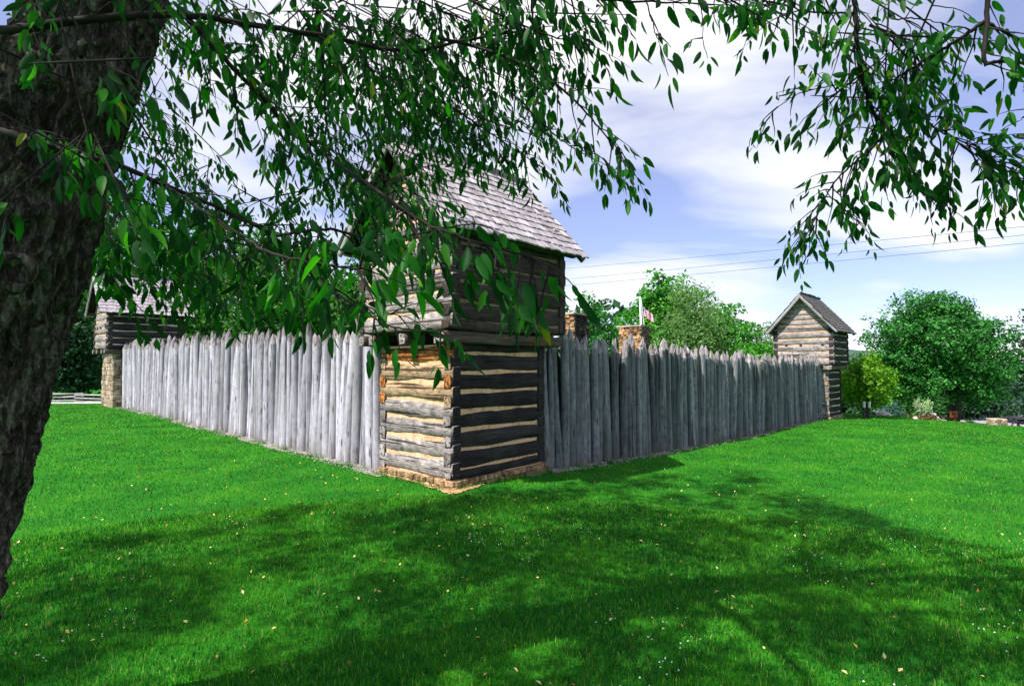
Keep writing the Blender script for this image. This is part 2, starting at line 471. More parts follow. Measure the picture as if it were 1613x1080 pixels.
M['leaf_willow'] = far_leaf('leaf_willow', (0.06, 0.15, 0.045), (0.12, 0.25, 0.07), (0.20, 0.36, 0.11))
M['leaf_yellow'] = far_leaf('leaf_yellow', (0.045, 0.16, 0.008), (0.11, 0.29, 0.012), (0.23, 0.43, 0.02))
M['leaf_dark'] = far_leaf('leaf_dark', (0.005, 0.030, 0.010), (0.012, 0.060, 0.018), (0.025, 0.10, 0.028), 0.25)
M['leaf_silver'] = far_leaf('leaf_silver', (0.22, 0.32, 0.18), (0.34, 0.46, 0.27), (0.46, 0.58, 0.36), 0.25)
M['leaf_blue'] = far_leaf('leaf_blue', (0.03, 0.09, 0.075), (0.05, 0.14, 0.11), (0.08, 0.19, 0.14), 0.25)

# grass blades: hue drifts in patches, every blade a little different
t = NT('grass_blade')
isl = t.island()
c = t.ramp(isl, [(0.0, (0.004, 0.085, 0.014)), (0.4, (0.015, 0.19, 0.014)), (0.75, (0.058, 0.30, 0.010)), (0.93, (0.16, 0.42, 0.014)), (1.0, (0.50, 0.54, 0.18))])
p1 = t.noise(t.coords('World'), 0.55, 4.0, 0.6)
c = t.mix(t.ramp(p1, [(0.45, 0.0), (0.70, 0.5)]), c, (0.11, 0.34, 0.012))
p2 = t.noise(t.coords('World'), 1.7, 4.0, 0.65, 0.4)
c = t.mix(t.ramp(p2, [(0.66, 0.0), (0.80, 0.5)]), c, (0.20, 0.19, 0.04))
p3 = t.noise(t.coords('World'), 1.1, 3.0, 0.5)
c = t.mix(1.0, c, t.ramp(p3, [(0.3, 0.72), (0.7, 1.12)]), 'MULTIPLY')
p4 = t.noise(t.coords('World'), 13.0, 5.0, 0.7)
c = t.mix(1.0, c, t.ramp(p4, [(0.32, 0.40), (0.5, 0.95), (0.68, 1.45)]), 'MULTIPLY')
t.color(c)
t.rough(0.55, 0.25)
t.translucent(t.mix(1.0, c, (1.3, 1.5, 0.9), 'MULTIPLY'), 0.38)
M['grass_blade'] = t.mat
# turf under the blades and the lawn too far away to show blades
t = NT('turf')
n1 = t.noise(t.coords('World'), 1.1, 6.0, 0.62)
c = t.ramp(n1, [(0.25, (0.008, 0.13, 0.010)), (0.5, (0.024, 0.20, 0.010)), (0.75, (0.055, 0.26, 0.010))])
n2 = t.noise(t.coords('World'), 60.0, 3.0, 0.7)
c = t.mix(1.0, c, t.ramp(n2, [(0.3, 0.45), (0.7, 1.25)]), 'MULTIPLY')
t.color(c)
t.bump(n2, 0.8, 0.03)
t.rough(0.9, 0.1)
M['turf'] = t.mat
t = NT('fallen_leaf')
c = t.ramp(t.island(), [(0.0, (0.50, 0.34, 0.05)), (0.35, (0.62, 0.50, 0.14)), (0.6, (0.70, 0.62, 0.34)), (0.85, (0.48, 0.17, 0.03)), (1.0, (0.30, 0.07, 0.02))])
t.color(c); t.rough(0.6, 0.3)
M['fallen_leaf'] = t.mat
t = NT('clover')
t.color(t.ramp(t.island(), [(0, (0.72, 0.74, 0.64)), (1, (0.85, 0.85, 0.8))])); t.rough(0.8, 0.2)
M['clover'] = t.mat
t = NT('water')
t.color((0.10, 0.14, 0.15)); t.rough(0.12, 0.5)
t.bump(t.noise(t.coords('World', (1.0, 2.5, 1)), 1.6, 3.0, 0.6), 0.25, 0.05)
M['water'] = t.mat
M['hill'] = simple('hill', [(0.3, (0.03, 0.075, 0.055)), (0.5, (0.055, 0.12, 0.085)), (0.7, (0.09, 0.17, 0.11))], 0.25, 7, 1.0, 1.0, 1.5, world=True)

# ------------------------------------------------------------------ the setting
AD = Vector((0.681, 0.732, 0)).normalized()          # along the right palisade
BD = Vector((-AD.y, AD.x, 0))                        # along the left palisade
C0 = Vector((-0.85, 7.8, 0))
FORT_RZ = math.atan2(AD.y, AD.x)
def fort(a, b):
    p = C0 + AD * a + BD * b
    return p.x, p.y
def fort_inv(X, Y):
    X = np.asarray(X) - C0.x; Y = np.asarray(Y) - C0.y
    return X * AD.x + Y * AD.y, X * BD.x + Y * BD.y

def spaced(lo, hi, step, far_lo, far_hi, n):
    mid = np.arange(lo, hi + 1e-6, step)
    k = np.linspace(0, 1, n + 1)[1:]
    a = lo - (k ** 2.2) * (lo - far_lo)
    b = hi + (k ** 2.2) * (far_hi - hi)
    return np.concatenate([a[::-1], mid, b])

def sheet(name, xs, ys, dz, mat, kind='structure', zfun=None):
    gx, gy = np.meshgrid(xs, ys)
    z = (zfun or ground)(gx, gy) + dz
    V = np.stack([gx, gy, z], -1).reshape(-1, 3)
    ny, nx = gx.shape
    i = np.arange(ny - 1)[:, None] * nx + np.arange(nx - 1)[None]
    Fc = np.stack([i, i + 1, i + 1 + nx, i + nx], -1).reshape(-1, 4)
    o = link(name, mesh_np(name, V, Fc, [mat], True))
    o['kind'] = kind
    return o

sheet('ground', spaced(-34, 46, 0.7, -700, 900, 22), spaced(-12, 62, 0.7, -60, 1500, 24), 0.0, M['turf'])
sheet('parking_lot', np.arange(7.0, 75, 1.0), np.arange(33.0, 44.2, 0.8), 0.03, M['asphalt'])
sheet('lake', np.arange(20.0, 200, 6.0), np.arange(44.0, 69.0, 3.0), 0.0, M['water'], zfun=lambda x, y: np.full(x.shape, -2.55))
sheet('gravel_path', np.arange(-60, -15.6, 0.7), np.arange(22.6, 28.01, 0.45), 0.02, M['path'])

def hill_fn(x, y):
    r = 9.0 + 5.5 * np.sin(x * 0.011 + 0.6) + 2.5 * np.sin(x * 0.031 + 2.0)
    return -3.0 + r * ss(0, 110, y - 190 - 20 * np.sin(x * 0.01)) + 0.5 * np.sin(x * 0.5) * np.sin(y * 0.37)
sheet('hills', np.arange(-420, 620, 7.0), np.arange(180, 420, 8.0), 0.0, M['hill'], zfun=hill_fn)

# strips of gravel along the foot of each palisade and bare earth round the corner blockhouse
def strip(name, pts_ab, mat, dz=0.012):
    V, Fc = [], []
    n = len(pts_ab[0])
    for row in pts_ab:
        for (a, b) in row:
            X, Y = fort(a, b)
            V.append((X, Y, gz(X, Y) + dz))
    for i in range(len(pts_ab) - 1):
        for k in range(n - 1):
            Fc.append((i * n + k, (i + 1) * n + k, (i + 1) * n + k + 1, i * n + k + 1))
    o = link(name, mesh_np(name, np.array(V), np.array(Fc), [mat], True))
    o['kind'] = 'structure'
    return o
r_ = random.Random(5)
def strip_edge(t): return 0.10 + 0.07 * math.sin(t * 1.3) + 0.05 * math.sin(t * 3.7 + 1) + 0.03 * math.sin(t * 9.1)
ts = [1.5 + 0.2 * i for i in range(92)]
strip('gravel_strip_left', [[(-strip_edge(t) - 0.02, t), (0.0, t), (0.3, t)] for t in ts], M['gravel'])
strip('gravel_strip_right', [[(t, 0.3), (t, 0.0), (t, -strip_edge(t + 4) + 0.02)] for t in ts], M['gravel'])
rows = []
for i in range(173):
    s = i / 172.0 * 4.3 - 1.9            # -1.9 (along b) .. 0 corner .. 2.4 (along a)
    w = 0.08 + 0.24 * math.exp(-(s / 0.42) ** 2) + 0.03 * math.sin(s * 6) + 0.03 * math.sin(s * 15 + 1) + r_.uniform(-.03, .04)
    base = (0.05, -s) if s < 0 else (s, 0.05)
    d = Vector((-1, 0, 0)) if s < -0.35 else (Vector((0, -1, 0)) if s > 0.35 else Vector((-math.cos((s + .35) / .7 * math.pi / 2), -math.sin((s + .35) / .7 * math.pi / 2), 0)))
    rows.append([(base[0] + d.x * w * k, base[1] + d.y * w * k) for k in (0, .33, .66, 1.0)])
strip('bare_earth', rows, M['earth'], 0.016)

# ------------------------------------------------------------------ logs, shingles
def log_mesh(L, H, T, seed, wob=0.012, ns=10, notch=(0.0, 0.0), mat=None, end_mat=None, end_mat2=None):
    """hewn log from x=0..L, outer face at y=0, depth T, height H centred on z=0"""
    r = random.Random(seed)
    ph = [r.uniform(0, 6.28) for _ in range(6)]
    ring = [(0.010, -.5), (-0.004, -.43), (-0.007, .0), (-0.004, .43), (0.010, .5)]
    vs, fs = [], []
    xs = [0.0] + [0.06 + (L - 0.12) * i / (ns - 1) for i in range(ns)] + [L]
    for x in xs:
        u = x / L
        wt = wob * (math.sin(u * 5 + ph[0]) + .6 * math.sin(u * 13 + ph[1]) + .4 * r.uniform(-1, 1))
        wb = wob * (math.sin(u * 6 + ph[2]) + .6 * math.sin(u * 11 + ph[3]) + .4 * r.uniform(-1, 1))
        k = 1.0
        if notch[0] and x < 0.26: k = notch[0] + (1 - notch[0]) * min(1, x / 0.26) ** .7
        if notch[1] and L - x < 0.26: k = notch[1] + (1 - notch[1]) * min(1, (L - x) / 0.26) ** .7
        e = 0.010 if (x == 0.0 or x == L) else 0.0
        for (y, z) in ring:
            zz = z * (H * k - 2 * e)
            zz += (wt if z > .1 else (wb if z < -.1 else 0))
            vs.append((x, y + e + r.uniform(-.005, .005), zz))
        vs.append((x, T, .5 * H * k + wt)); vs.append((x, T, -.5 * H * k + wb))
    n = 7
    m = []
    for i in range(len(xs) - 1):
        for k in range(n):
            fs.append((i * n + k, i * n + (k + 1) % n, (i + 1) * n + (k + 1) % n, (i + 1) * n + k)); m.append(0)
    fs.append(tuple(range(n - 1, -1, -1))); m.append(1)
    fs.append(tuple((len(xs) - 1) * n + k for k in range(n))); m.append(2 if end_mat2 else 1)
    me = bpy.data.meshes.new('log')
    me.from_pydata(vs, [], fs)
    me.materials.append(mat); me.materials.append(end_mat or mat)
    if end_mat2: me.materials.append(end_mat2)
    me.polygons.foreach_set('material_index', m)
    me.polygons.foreach_set('use_smooth', [mi == 0 for mi in m])
    # make the normals face outward
    import bmesh
    bm = bmesh.new(); bm.from_mesh(me); bmesh.ops.recalc_face_normals(bm, faces=bm.faces); bm.to_mesh(me); bm.free()
    return me

def chink_slab(L, z0, z1, y0, y1, seed, nx=14, nz=16, tri=None):
    """slightly uneven clay slab between the logs (front face at y0)"""
    mb = MB()
    r = random.Random(seed)
    g = {}
    for i in range(nx + 1):
        for k in range(nz + 1):
            x = L * i / nx; z = z0 + (z1 - z0) * k / nz
            if tri:      # gable: narrow towards the top
                f = 1 - k / nz * .985
                x = L / 2 + (x - L / 2) * f
            g[i, k] = (x, y0 + r.uniform(-.007, .007), z)
    vs = []; idx = {}
    for key, v in g.items(): idx[key] = len(vs); vs.append(v)
    fs = [(idx[i, k], idx[i + 1, k], idx[i + 1, k + 1], idx[i, k + 1]) for i in range(nx) for k in range(nz)]
    b = len(vs)
    x00, x01 = g[0, 0][0], g[nx, 0][0]; x10, x11 = g[0, nz][0], g[nx, nz][0]
    vs += [(x00, y1, z0), (x01, y1, z0), (x11, y1, z1), (x10, y1, z1)]
    fs += [(b, b + 3, b + 2, b + 1),
           (idx[0, 0], idx[0, nz], b + 3, b), (idx[nx, nz], idx[nx, 0], b + 1, b + 2),
           (idx[0, nz], idx[nx, nz], b + 2, b + 3), (idx[nx, 0], idx[0, 0], b, b + 1)]
    mb.add(vs, fs)
    return mb.mesh('chinking', [], True)

SH_VAR = []
def shingle_mesh(seed, mat, w=0.14, l=0.36):
    r = random.Random(seed)
    mb = MB()
    e = [r.uniform(-.012, .012) for _ in range(4)]
    vs = [(-w / 2, e[0], -.002), (w / 2, e[1], -.002), (w / 2, l, -.004), (-w / 2, l, -.004),
          (-w / 2, e[0] + .004, .019), (0, (e[0] + e[1]) / 2 + .002, .022 + r.uniform(-.005, .003)), (w / 2, e[1] + .004, .019),
          (w / 2, l, .004), (0, l, .004), (-w / 2, l, .004)]
    mb.add(vs, [(3, 2, 1, 0), (0, 1, 6, 5, 4), (4, 5, 8, 9), (5, 6, 7, 8), (1, 2, 7, 6), (3, 0, 4, 9)])
    return mb.mesh('shingle', [mat])

WALLS = {'left': lambda wa, wb: ((0, wb), -math.pi / 2, wb),      # outward -x : sunny face with the gable
         'right': lambda wa, wb: ((0, 0), 0.0, wa),               # outward -y : shady face under the eave
         'back': lambda wa, wb: ((wa, 0), math.pi / 2, wb),
         'far': lambda wa, wb: ((wa, wb), math.pi, wa)}

def stone_wall(parent, x0, x1, z0, z1, Mw, mat, rnd, course=0.10, name='stone', joined=False, lenr=(0.12, 0.34), proud=0.03):
    """courses of rubble along x on the plane y=0 (outer side -y); Mw places the wall in the parent"""
    mb = MB()
    z = z0
    while z < z1 - 0.02:
        h = min(course * rnd.uniform(.75, 1.3), z1 - z)
        if z1 - (z + h) < 0.03: h = z1 - z
        x = x0 + rnd.uniform(-.02, .04)
        while x < x1 - 0.03:
            w = min(rnd.uniform(*lenr), x1 - x + 0.03)
            vs, fs = rough_stone(w / 2 * .97, 0.06, h / 2 * .94, rnd.random())
            off = Vector((x + w / 2, 0.05 - rnd.uniform(0, proud), z + h / 2))
            if joined:
                mb.add([Mw @ (Vector(v) + off) for v in vs], fs)
            else:
                m2 = MB(); m2.add(vs, fs)
                link(name, m2.mesh(name, [mat]), parent, Mw @ Matrix.Translation(off) @ Matrix.Rotation(rnd.uniform(-.11, .11), 4, 'Y') @ Matrix.Rotation(rnd.uniform(-.12, .12), 4, 'Z'))
            x += w
        z += h
    if joined:
        o = link('rubble', mb.mesh('rubble', [mat]), parent)
        o['kind'] = 'stuff'

def blockhouse(a, b, wa, wb, label, seed, near=False, stone_lower=False, roof='shingle'):
    X, Y = fort(a, b)
    z0 = min(gz(*fort(a + i * wa, b + j * wb)) for i in (0, 1) for j in (0, 1))
    z0 = gz(X, Y) if near else z0
    root = empty('blockhouse', (X, Y, z0), FORT_RZ, label, 'blockhouse', 'corner blockhouses of the fort')
    r = random.Random(seed)
    o = 0.25
    T = 0.15
    zf = 0.16 if not near else 0.12         # top of the stone footing
    zl = 2.06                               # top of the lower walls
    zu0, zu1 = 2.24, 3.86                   # upper walls
    ridge = 5.11
    ch_l = M['chink']; ch_u = M['chink']
    # footing
    for wn_, (org, ang, L) in {k: f(wa, wb) for k, f in WALLS.items()}.items():
        Mw = Matrix.Translation((org[0], org[1], 0)) @ Matrix.Rotation(ang, 4, 'Z')
        if near and wn_ in ('left', 'right'):
            stone_wall(root, -.03, L + .02, -.12, zf, Mw @ Matrix.Translation((0, -.03, 0)), M['stone'], r, 0.082, 'footing_stone', False, (.08, .30), .05)
            mb = MB(); mb.box(-.01, L - .0, -.015, T + .05, -.3, zf - .012)
            link('footing', mb.mesh('footing', [M['mortar']]), root, Mw)
        else:
            mb = MB(); mb.box(.03, L - .03, .03, T + .05, -.5, zf - .01)
            link('footing', mb.mesh('footing', [M['mortar']]), root, Mw)
            if wn_ in ('left', 'right') and not stone_lower:
                stone_wall(root, -.03, L + .02, -.3, zf, Mw @ Matrix.Translation((0, -.03, 0)), M['stone_many'], r, 0.12, joined=True)
    # lower storey
    for wi, (wn_, f) in enumerate(WALLS.items()):
        org, ang, L = f(wa, wb)
        Mw = Matrix.Translation((org[0], org[1], 0)) @ Matrix.Rotation(ang, 4, 'Z')
        visible = wn_ in ('left', 'right')
        if stone_lower:
            mb = MB(); mb.box(.04, L - .04, .04, T + .06, zf - .3, zl)
            link('wall_core', mb.mesh('wall_core', [M['mortar']]), root, Mw)
            if visible:
                stone_wall(root, -.02, L + .02, -.3, zl, Mw, M['stone_many'], r, 0.16, joined=True, lenr=(.14, .42))
            continue
        n = 7
        pitch = (zl - zf) / n
        half = 0 if wn_ in ('left', 'back') else pitch * .5
        me = chink_slab(L - T, zf - .02, zl - .01, 0.014, T - .02, seed + wi)
        link('chinking', me, root, Mw @ Matrix.Translation((T / 2, 0, 0)), M['chink'] if near else M['chink_grey'])
        for k in range(n + (1 if half else 0)):
            zc_ = zf + pitch * (k + .5) - half
            hh = pitch * (r.uniform(.72, .82) if wn_ == 'left' else r.uniform(.76, .86))
            if half and k == 0: zc_ += pitch * .24; hh = pitch * .46
            if half and k == n: zc_ -= pitch * .16; hh = pitch * .5
            if wn_ == 'left':
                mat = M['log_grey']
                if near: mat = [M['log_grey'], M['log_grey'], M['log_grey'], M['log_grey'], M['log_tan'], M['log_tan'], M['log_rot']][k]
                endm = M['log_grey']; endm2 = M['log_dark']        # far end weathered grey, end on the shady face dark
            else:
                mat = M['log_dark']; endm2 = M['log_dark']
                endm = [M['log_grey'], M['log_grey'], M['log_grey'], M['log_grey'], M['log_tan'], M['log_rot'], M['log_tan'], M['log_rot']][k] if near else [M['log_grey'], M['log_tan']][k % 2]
            if wn_ == 'far': endm, endm2 = endm2, ([M['log_grey'], M['log_grey'], M['log_grey'], M['log_grey'], M['log_rot'], M['log_rot'], M['log_tan'], M['log_tan']][k] if near else M['log_grey'])
            if wn_ == 'back': endm = M['log_dark']
            ex = 0.022
            me = log_mesh(L + 2 * ex, hh, T, seed * 100 + wi * 20 + k, 0.013 if wn_ == 'left' else 0.009, 10 if near else 6, (.80, .80), mat, endm, endm2)
            link('log', me, root, Mw @ Matrix.Translation((-ex, r.uniform(-.008, .008), zc_)) @ Matrix.Rotation(r.uniform(-.006, .006), 4, 'Y'))
    mb = MB(); mb.box(.05, wa - .05, .05, wb - .05, zl - .08, zl - .02)
    link('inner_floor', mb.mesh('inner_floor', [M['interior']]), root)
    # floor beams that carry the overhang
    for k, yy in enumerate((-.12, .05, wb * .5, wb - .05, wb + .10)):
        me = log_mesh(wa + 2 * o + .1, .16, .15, seed + 300 + k, .008, 5, (0, 0), M['beam'], M['log_grey'])
        link('floor_beam', me, root, Matrix.Translation((-o - (.07 if k in (0, 4) else -.02), yy - .075, zl + .08)))
    for k, xx in enumerate((.10, wa * .36, wa * .68, wa - .02)):
        me = log_mesh(wb + 2 * o - .04, .13, .16, seed + 330 + k, .008, 5, (0, 0), M['beam'], M['log_rot'] if k % 2 else M['beam'])
        link('floor_beam', me, root, Matrix.Translation((xx + .08, -o + .02, zl + .235)) @ Matrix.Rotation(math.pi / 2, 4, 'Z'))
    # upper storey
    ua, ub = wa + 2 * o, wb + 2 * o
    for wi, (wn_, f) in enumerate(WALLS.items()):
        org, ang, L = f(ua, ub)
        Mw = Matrix.Translation((org[0] - o, org[1] - o, 0)) @ Matrix.Rotation(ang, 4, 'Z')
        n = 6
        pitch = (zu1 - zu0) / n
        half = 0 if wn_ in ('left', 'back') else pitch * .5
        me = chink_slab(L - T, zu0 + .03, zu1, 0.014, T - .02, seed + 40 + wi)
        link('chinking', me, root, Mw @ Matrix.Translation((T / 2, 0, 0)), M['chink'] if wn_ in ('left', 'back') else M['chink_grey'] if not near else M['mortar'])
        for k in range(n + (1 if half else 0)):
            zc_ = zu0 + pitch * (k + .5) - half
            hh = pitch * r.uniform(.82, .92)
            if half and k == 0: zc_ += pitch * .25; hh = pitch * .48
            if half and k == n: zc_ -= pitch * .25; hh = pitch * .48
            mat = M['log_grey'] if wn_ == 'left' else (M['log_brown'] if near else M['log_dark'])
            ex = 0.03
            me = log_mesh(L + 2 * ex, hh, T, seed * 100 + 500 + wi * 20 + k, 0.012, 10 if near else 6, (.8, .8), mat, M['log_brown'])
            link('log', me, root, Mw @ Matrix.Translation((-ex, r.uniform(-.008, .008), zc_)) @ Matrix.Rotation(r.uniform(-.005, .005), 4, 'Y'))
        if wn_ == 'left':
            # loopholes between the logs
            for q in (.22, .47, .83):
                mb = MB(); mb.box(-.045, .045, -.02, .05, -.035, .035)
                link('loophole', mb.mesh('loophole', [M['interior']]), root, Mw @ Matrix.Translation((L * q, -.004, zu0 + pitch * 3.0)))
        # gable
        if wn_ in ('left', 'back'):
            rise = ridge - zu1 - .06
            me = chink_slab(L - T, zu1 - .02, zu1 + rise, 0.014, T - .02, seed + 60 + wi, 10, 14, True)
            link('gable_chinking', me, root, Mw @ Matrix.Translation((T / 2, 0, 0)), M['chink'])
            ng = 6
            for k in range(ng):
                p2 = rise / ng
                zc_ = zu1 + p2 * (k + .5)
                wdt = L * (1 - (k + .62) / ng) + .06
                if wdt < .12: continue
                me = log_mesh(wdt, p2 * r.uniform(.80, .9), T * .9, seed * 100 + 700 + wi * 20 + k, 0.010, 6, (0, 0), M['log_grey'], M['log_grey'])
                link('gable_log', me, root, Mw @ Matrix.Translation((L / 2 - wdt / 2, .004, zc_)))
    # roof
    ov_e, ov_r = 0.27, 0.27                 # eave and rake overhang
    half_span = ub / 2
    slope = math.atan2(ridge - zu1 + .02, half_span)
    yc = wb / 2
    len_s = (half_span + ov_e) / math.cos(slope)
    RL = ua + 2 * ov_r
    ex_l = 0.175
    for side in (0, 1):
        # frame: x along ridge, y up the slope, z out of the roof; origin at the eave
        ze = ridge + .05 - len_s * math.sin(slope)
        if side == 0:
            Mr = Matrix.Translation((-o - ov_r, yc - half_span - ov_e, ze)) @ Matrix.Rotation(slope, 4, 'X')
        else:
            Mr = Matrix.Translation((wa + o + ov_r, yc + half_span + ov_e, ze)) @ Matrix.Rotation(math.pi, 4, 'Z') @ Matrix.Rotation(slope, 4, 'X')
        mb = MB(); mb.box(.01, RL - .01, .03, len_s - .01, -.045, -.012)
        deck = link('roof', mb.mesh('roof', [M['interior']]), root, Mr)
        smat = M[roof]
        one = MB()
        rowsn = int(len_s / ex_l) + 1
        for i in range(rowsn):
            s = i * ex_l - .03
            x = -.02 - r.uniform(0, .07)
            while x < RL + .01:
                w = r.uniform(.10, .17)
                if x + w > RL + .06: w = RL + .03 - x
                if w < .04: break
                var = r.randrange(8)
                L_ = min(.36, len_s - s + (.09 if side == 1 and i >= rowsn - 2 else .01))
                if L_ < .06: x += w; continue
                ml = Matrix.Translation((x + w / 2, s + r.uniform(-.022, .012), .004 + r.uniform(0, .006))) @ Matrix.Rotation(r.uniform(-.02, .02), 4, 'Z') @ Matrix.Rotation(-.045 + r.uniform(-.012, .012), 4, 'X') @ Matrix.Diagonal((w * .96 / .14, L_ / .36, 1, 1))
                if near and side == 0:
                    link('shingle', SH_VAR[var], deck, ml)
                else:
                    sv = SH_VAR[var]
                    one.add([ml @ vv.co for vv in sv.vertices], [tuple(p.vertices) for p in sv.polygons])
                x += w + .004
        if one.v:
            so = link('shingle_layer', one.mesh('shingle_layer', [smat]), deck)
            so['kind'] = 'stuff'
        # rake boards and eave pole
        for xr in (-.012, RL - .022):
            me = log_mesh(len_s - .02, .12, .034, seed + 800 + side * 2, .004, 4, (0, 0), M['board'], M['board'])
            link('rake_board', me, root, Mr @ Matrix.Translation((xr, .0, -.075)) @ Matrix.Rotation(math.pi / 2, 4, 'Z') @ Matrix.Translation((0, -.034, 0)))
        me = log_mesh(RL - .12, .11, .12, seed + 820 + side, .006, 5, (0, 0), M['beam'], M['beam'])
        link('eave_pole', me, root, Mr @ Matrix.Translation((.06, .12, -.11)))
    return root

for k in range(8): SH_VAR.append(shingle_mesh(900 + k, M['shingle']))

blockhouse(0, 0, 2.03, 1.76, 'nearest weathered log blockhouse with overhanging upper storey in the middle', 3, near=True)
blockhouse(19.7, -0.18, 2.0, 1.72, 'small far log blockhouse at the right end of the shaded palisade', 5, roof='shingle_dark')
blockhouse(-0.2, 19.1, 2.0, 1.76, 'far log blockhouse on a stone base at the left end of the sunlit palisade', 7, stone_lower=True)

# ------------------------------------------------------------------ palisades
def post_mesh(seed, mats):
    r = random.Random(seed)
    n = 10
    H, R = 1.0, 1.0         # unit height, unit radius; scaled per post
    vs, fs, mi, sm = [], [], [], []
    lob = [1 + r.uniform(-.10, .10) for _ in range(n)]
    zs = [0, .12, .3, .48, .66, .8, .895]
    bx, by = r.uniform(-.3, .3), r.uniform(-.3, .3)
    px_, py_ = r.uniform(0, 6.28), r.uniform(0, 6.28)
    for i, z in enumerate(zs):
        rad = 1.04 - .16 * z
        cx_, cy_ = bx * math.sin(z * 3 + px_), by * math.sin(z * 3.3 + py_)
        for k in range(n):
            a = 2 * math.pi * k / n
            q = rad * lob[k] * (1 + r.uniform(-.035, .035))
            vs.append((cx_ + q * math.cos(a), cy_ + q * math.sin(a), z + (r.uniform(-.018, .018) if i == len(zs) - 1 else 0)))
    for i in range(len(zs) - 1):
        for k in range(n):
            fs.append((i * n + k, i * n + (k + 1) % n, (i + 1) * n + (k + 1) % n, (i + 1) * n + k)); mi.append(0); sm.append(True)
    # axe-cut point
    b = (len(zs) - 1) * n
    tx, ty = cx_ + r.uniform(-.6, .6), cy_ + r.uniform(-.6, .6)
    m0 = len(vs)
    h2 = r.uniform(.945, .965)
    for k in range(n):
        a = 2 * math.pi * k / n
        q = .50 * (1 + r.uniform(-.25, .25))
        vs.append((cx_ * .5 + tx * .5 + q * math.cos(a), cy_ * .5 + ty * .5 + q * math.sin(a), h2 + r.uniform(-.012, .012)))
    for k in range(n):
        fs.append((b + k, b + (k + 1) % n, m0 + (k + 1) % n, m0 + k)); mi.append(1); sm.append(False)
    ap = len(vs)
    vs.append((tx, ty, 1.0)); vs.append((tx + r.uniform(-.18, .18), ty + r.uniform(-.18, .18), .997))
    for k in range(n):
        fs.append((m0 + k, m0 + (k + 1) % n, ap if k < n // 2 else ap + 1)); mi.append(1); sm.append(False)
    fs.append((m0, ap, ap + 1)); mi.append(1); sm.append(False)
    fs.append((m0 + n // 2, ap + 1, ap)); mi.append(1); sm.append(False)
    me = bpy.data.meshes.new('post')
    me.from_pydata(vs, [], fs)
    for m_ in mats: me.materials.append(m_)
    me.polygons.foreach_set('material_index', mi)
    me.polygons.foreach_set('use_smooth', sm)
    return me

def palisade(label, along, t0, t1, spacing, height, mats, seed, off):
    r = random.Random(seed)
    X, Y = fort(*((off, t0) if along == 'b' else (t0, off)))
    zb = gz(X, Y)
    root = empty('palisade', (X, Y, zb), 0, label, 'palisade', 'palisade walls of the fort')
    var = [post_mesh(seed * 50 + k, mats) for k in range(12)]
    inner = [post_mesh(seed * 70 + k, [M['interior'], M['interior']]) for k in range(3)]
    t = t0
    while t < t1:
        rad = spacing / 2 * r.choice((.66, .78, .88, .95, 1.0, 1.0, 1.06, 1.14)) * r.uniform(.95, 1.05)
        t += rad
        off2 = off + r.choice((-.02, 0, 0, 0, .015, .03)) + r.uniform(-.008, .008) + (.09 - rad) * .6
        x, y = fort(*((off2, t) if along == 'b' else (t, off2)))
        z = gz(x, y) - .06
        h = height + r.choice((0, 0, 0, .04, -.04, .08, -.08, .13)) + r.uniform(-.05, .05) + .06
        Mx = Matrix.Translation((x - X, y - Y, z - zb)) @ Matrix.Rotation(r.gauss(0, .013), 4, 'X') @ Matrix.Rotation(r.gauss(0, .016), 4, 'Y') @ Matrix.Rotation(r.uniform(0, 6.28), 4, 'Z') @ Matrix.Diagonal((rad, rad, h, 1))
        link('post', r.choice(var), root, Mx)
        t += rad * r.choice((1.0, 1.02, 1.05, 1.1, 1.18, 1.32))
    # inner poles added to close the gaps, near-black in place of the shade inside
    t = t0 + .1
    while t < t1 - .1:
        rad = .10 * r.uniform(.85, 1.1)
        x, y = fort(*((off + .17 + r.uniform(0, .03), t) if along == 'b' else (t, off + .17 + r.uniform(0, .03))))
        h = height * r.uniform(.86, .93)
        link('backing_post', r.choice(inner), root, Matrix.Translation((x - X, y - Y, gz(x, y) - .06 - zb)) @ Matrix.Rotation(r.uniform(0, 6.28), 4, 'Z') @ Matrix.Diagonal((rad, rad, h, 1)))
        t += rad * 1.75
    # inner rails pinned across the back of the posts
    for hz in (.75, 1.75):
        mb = MB()
        pts = []
        for i in range(14):
            tt = t0 + .05 + (t1 - t0 - .1) * i / 13
            x, y = fort(*((off + .34, tt) if along == 'b' else (tt, off + .34)))
            pts.append((x - X, y - Y, gz(x, y) + hz - zb))
        mb.tube(pts, .07, 6)
        link('rail', mb.mesh('rail', [M['interior']], True), root)
    return root

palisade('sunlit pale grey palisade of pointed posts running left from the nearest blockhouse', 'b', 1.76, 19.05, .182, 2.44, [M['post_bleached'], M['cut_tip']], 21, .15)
palisade('shaded grey green palisade of pointed posts running right from the nearest blockhouse', 'a', 2.06, 19.66, .168, 2.45, [M['post_grey_green'], M['cut_tip']], 22, .15)

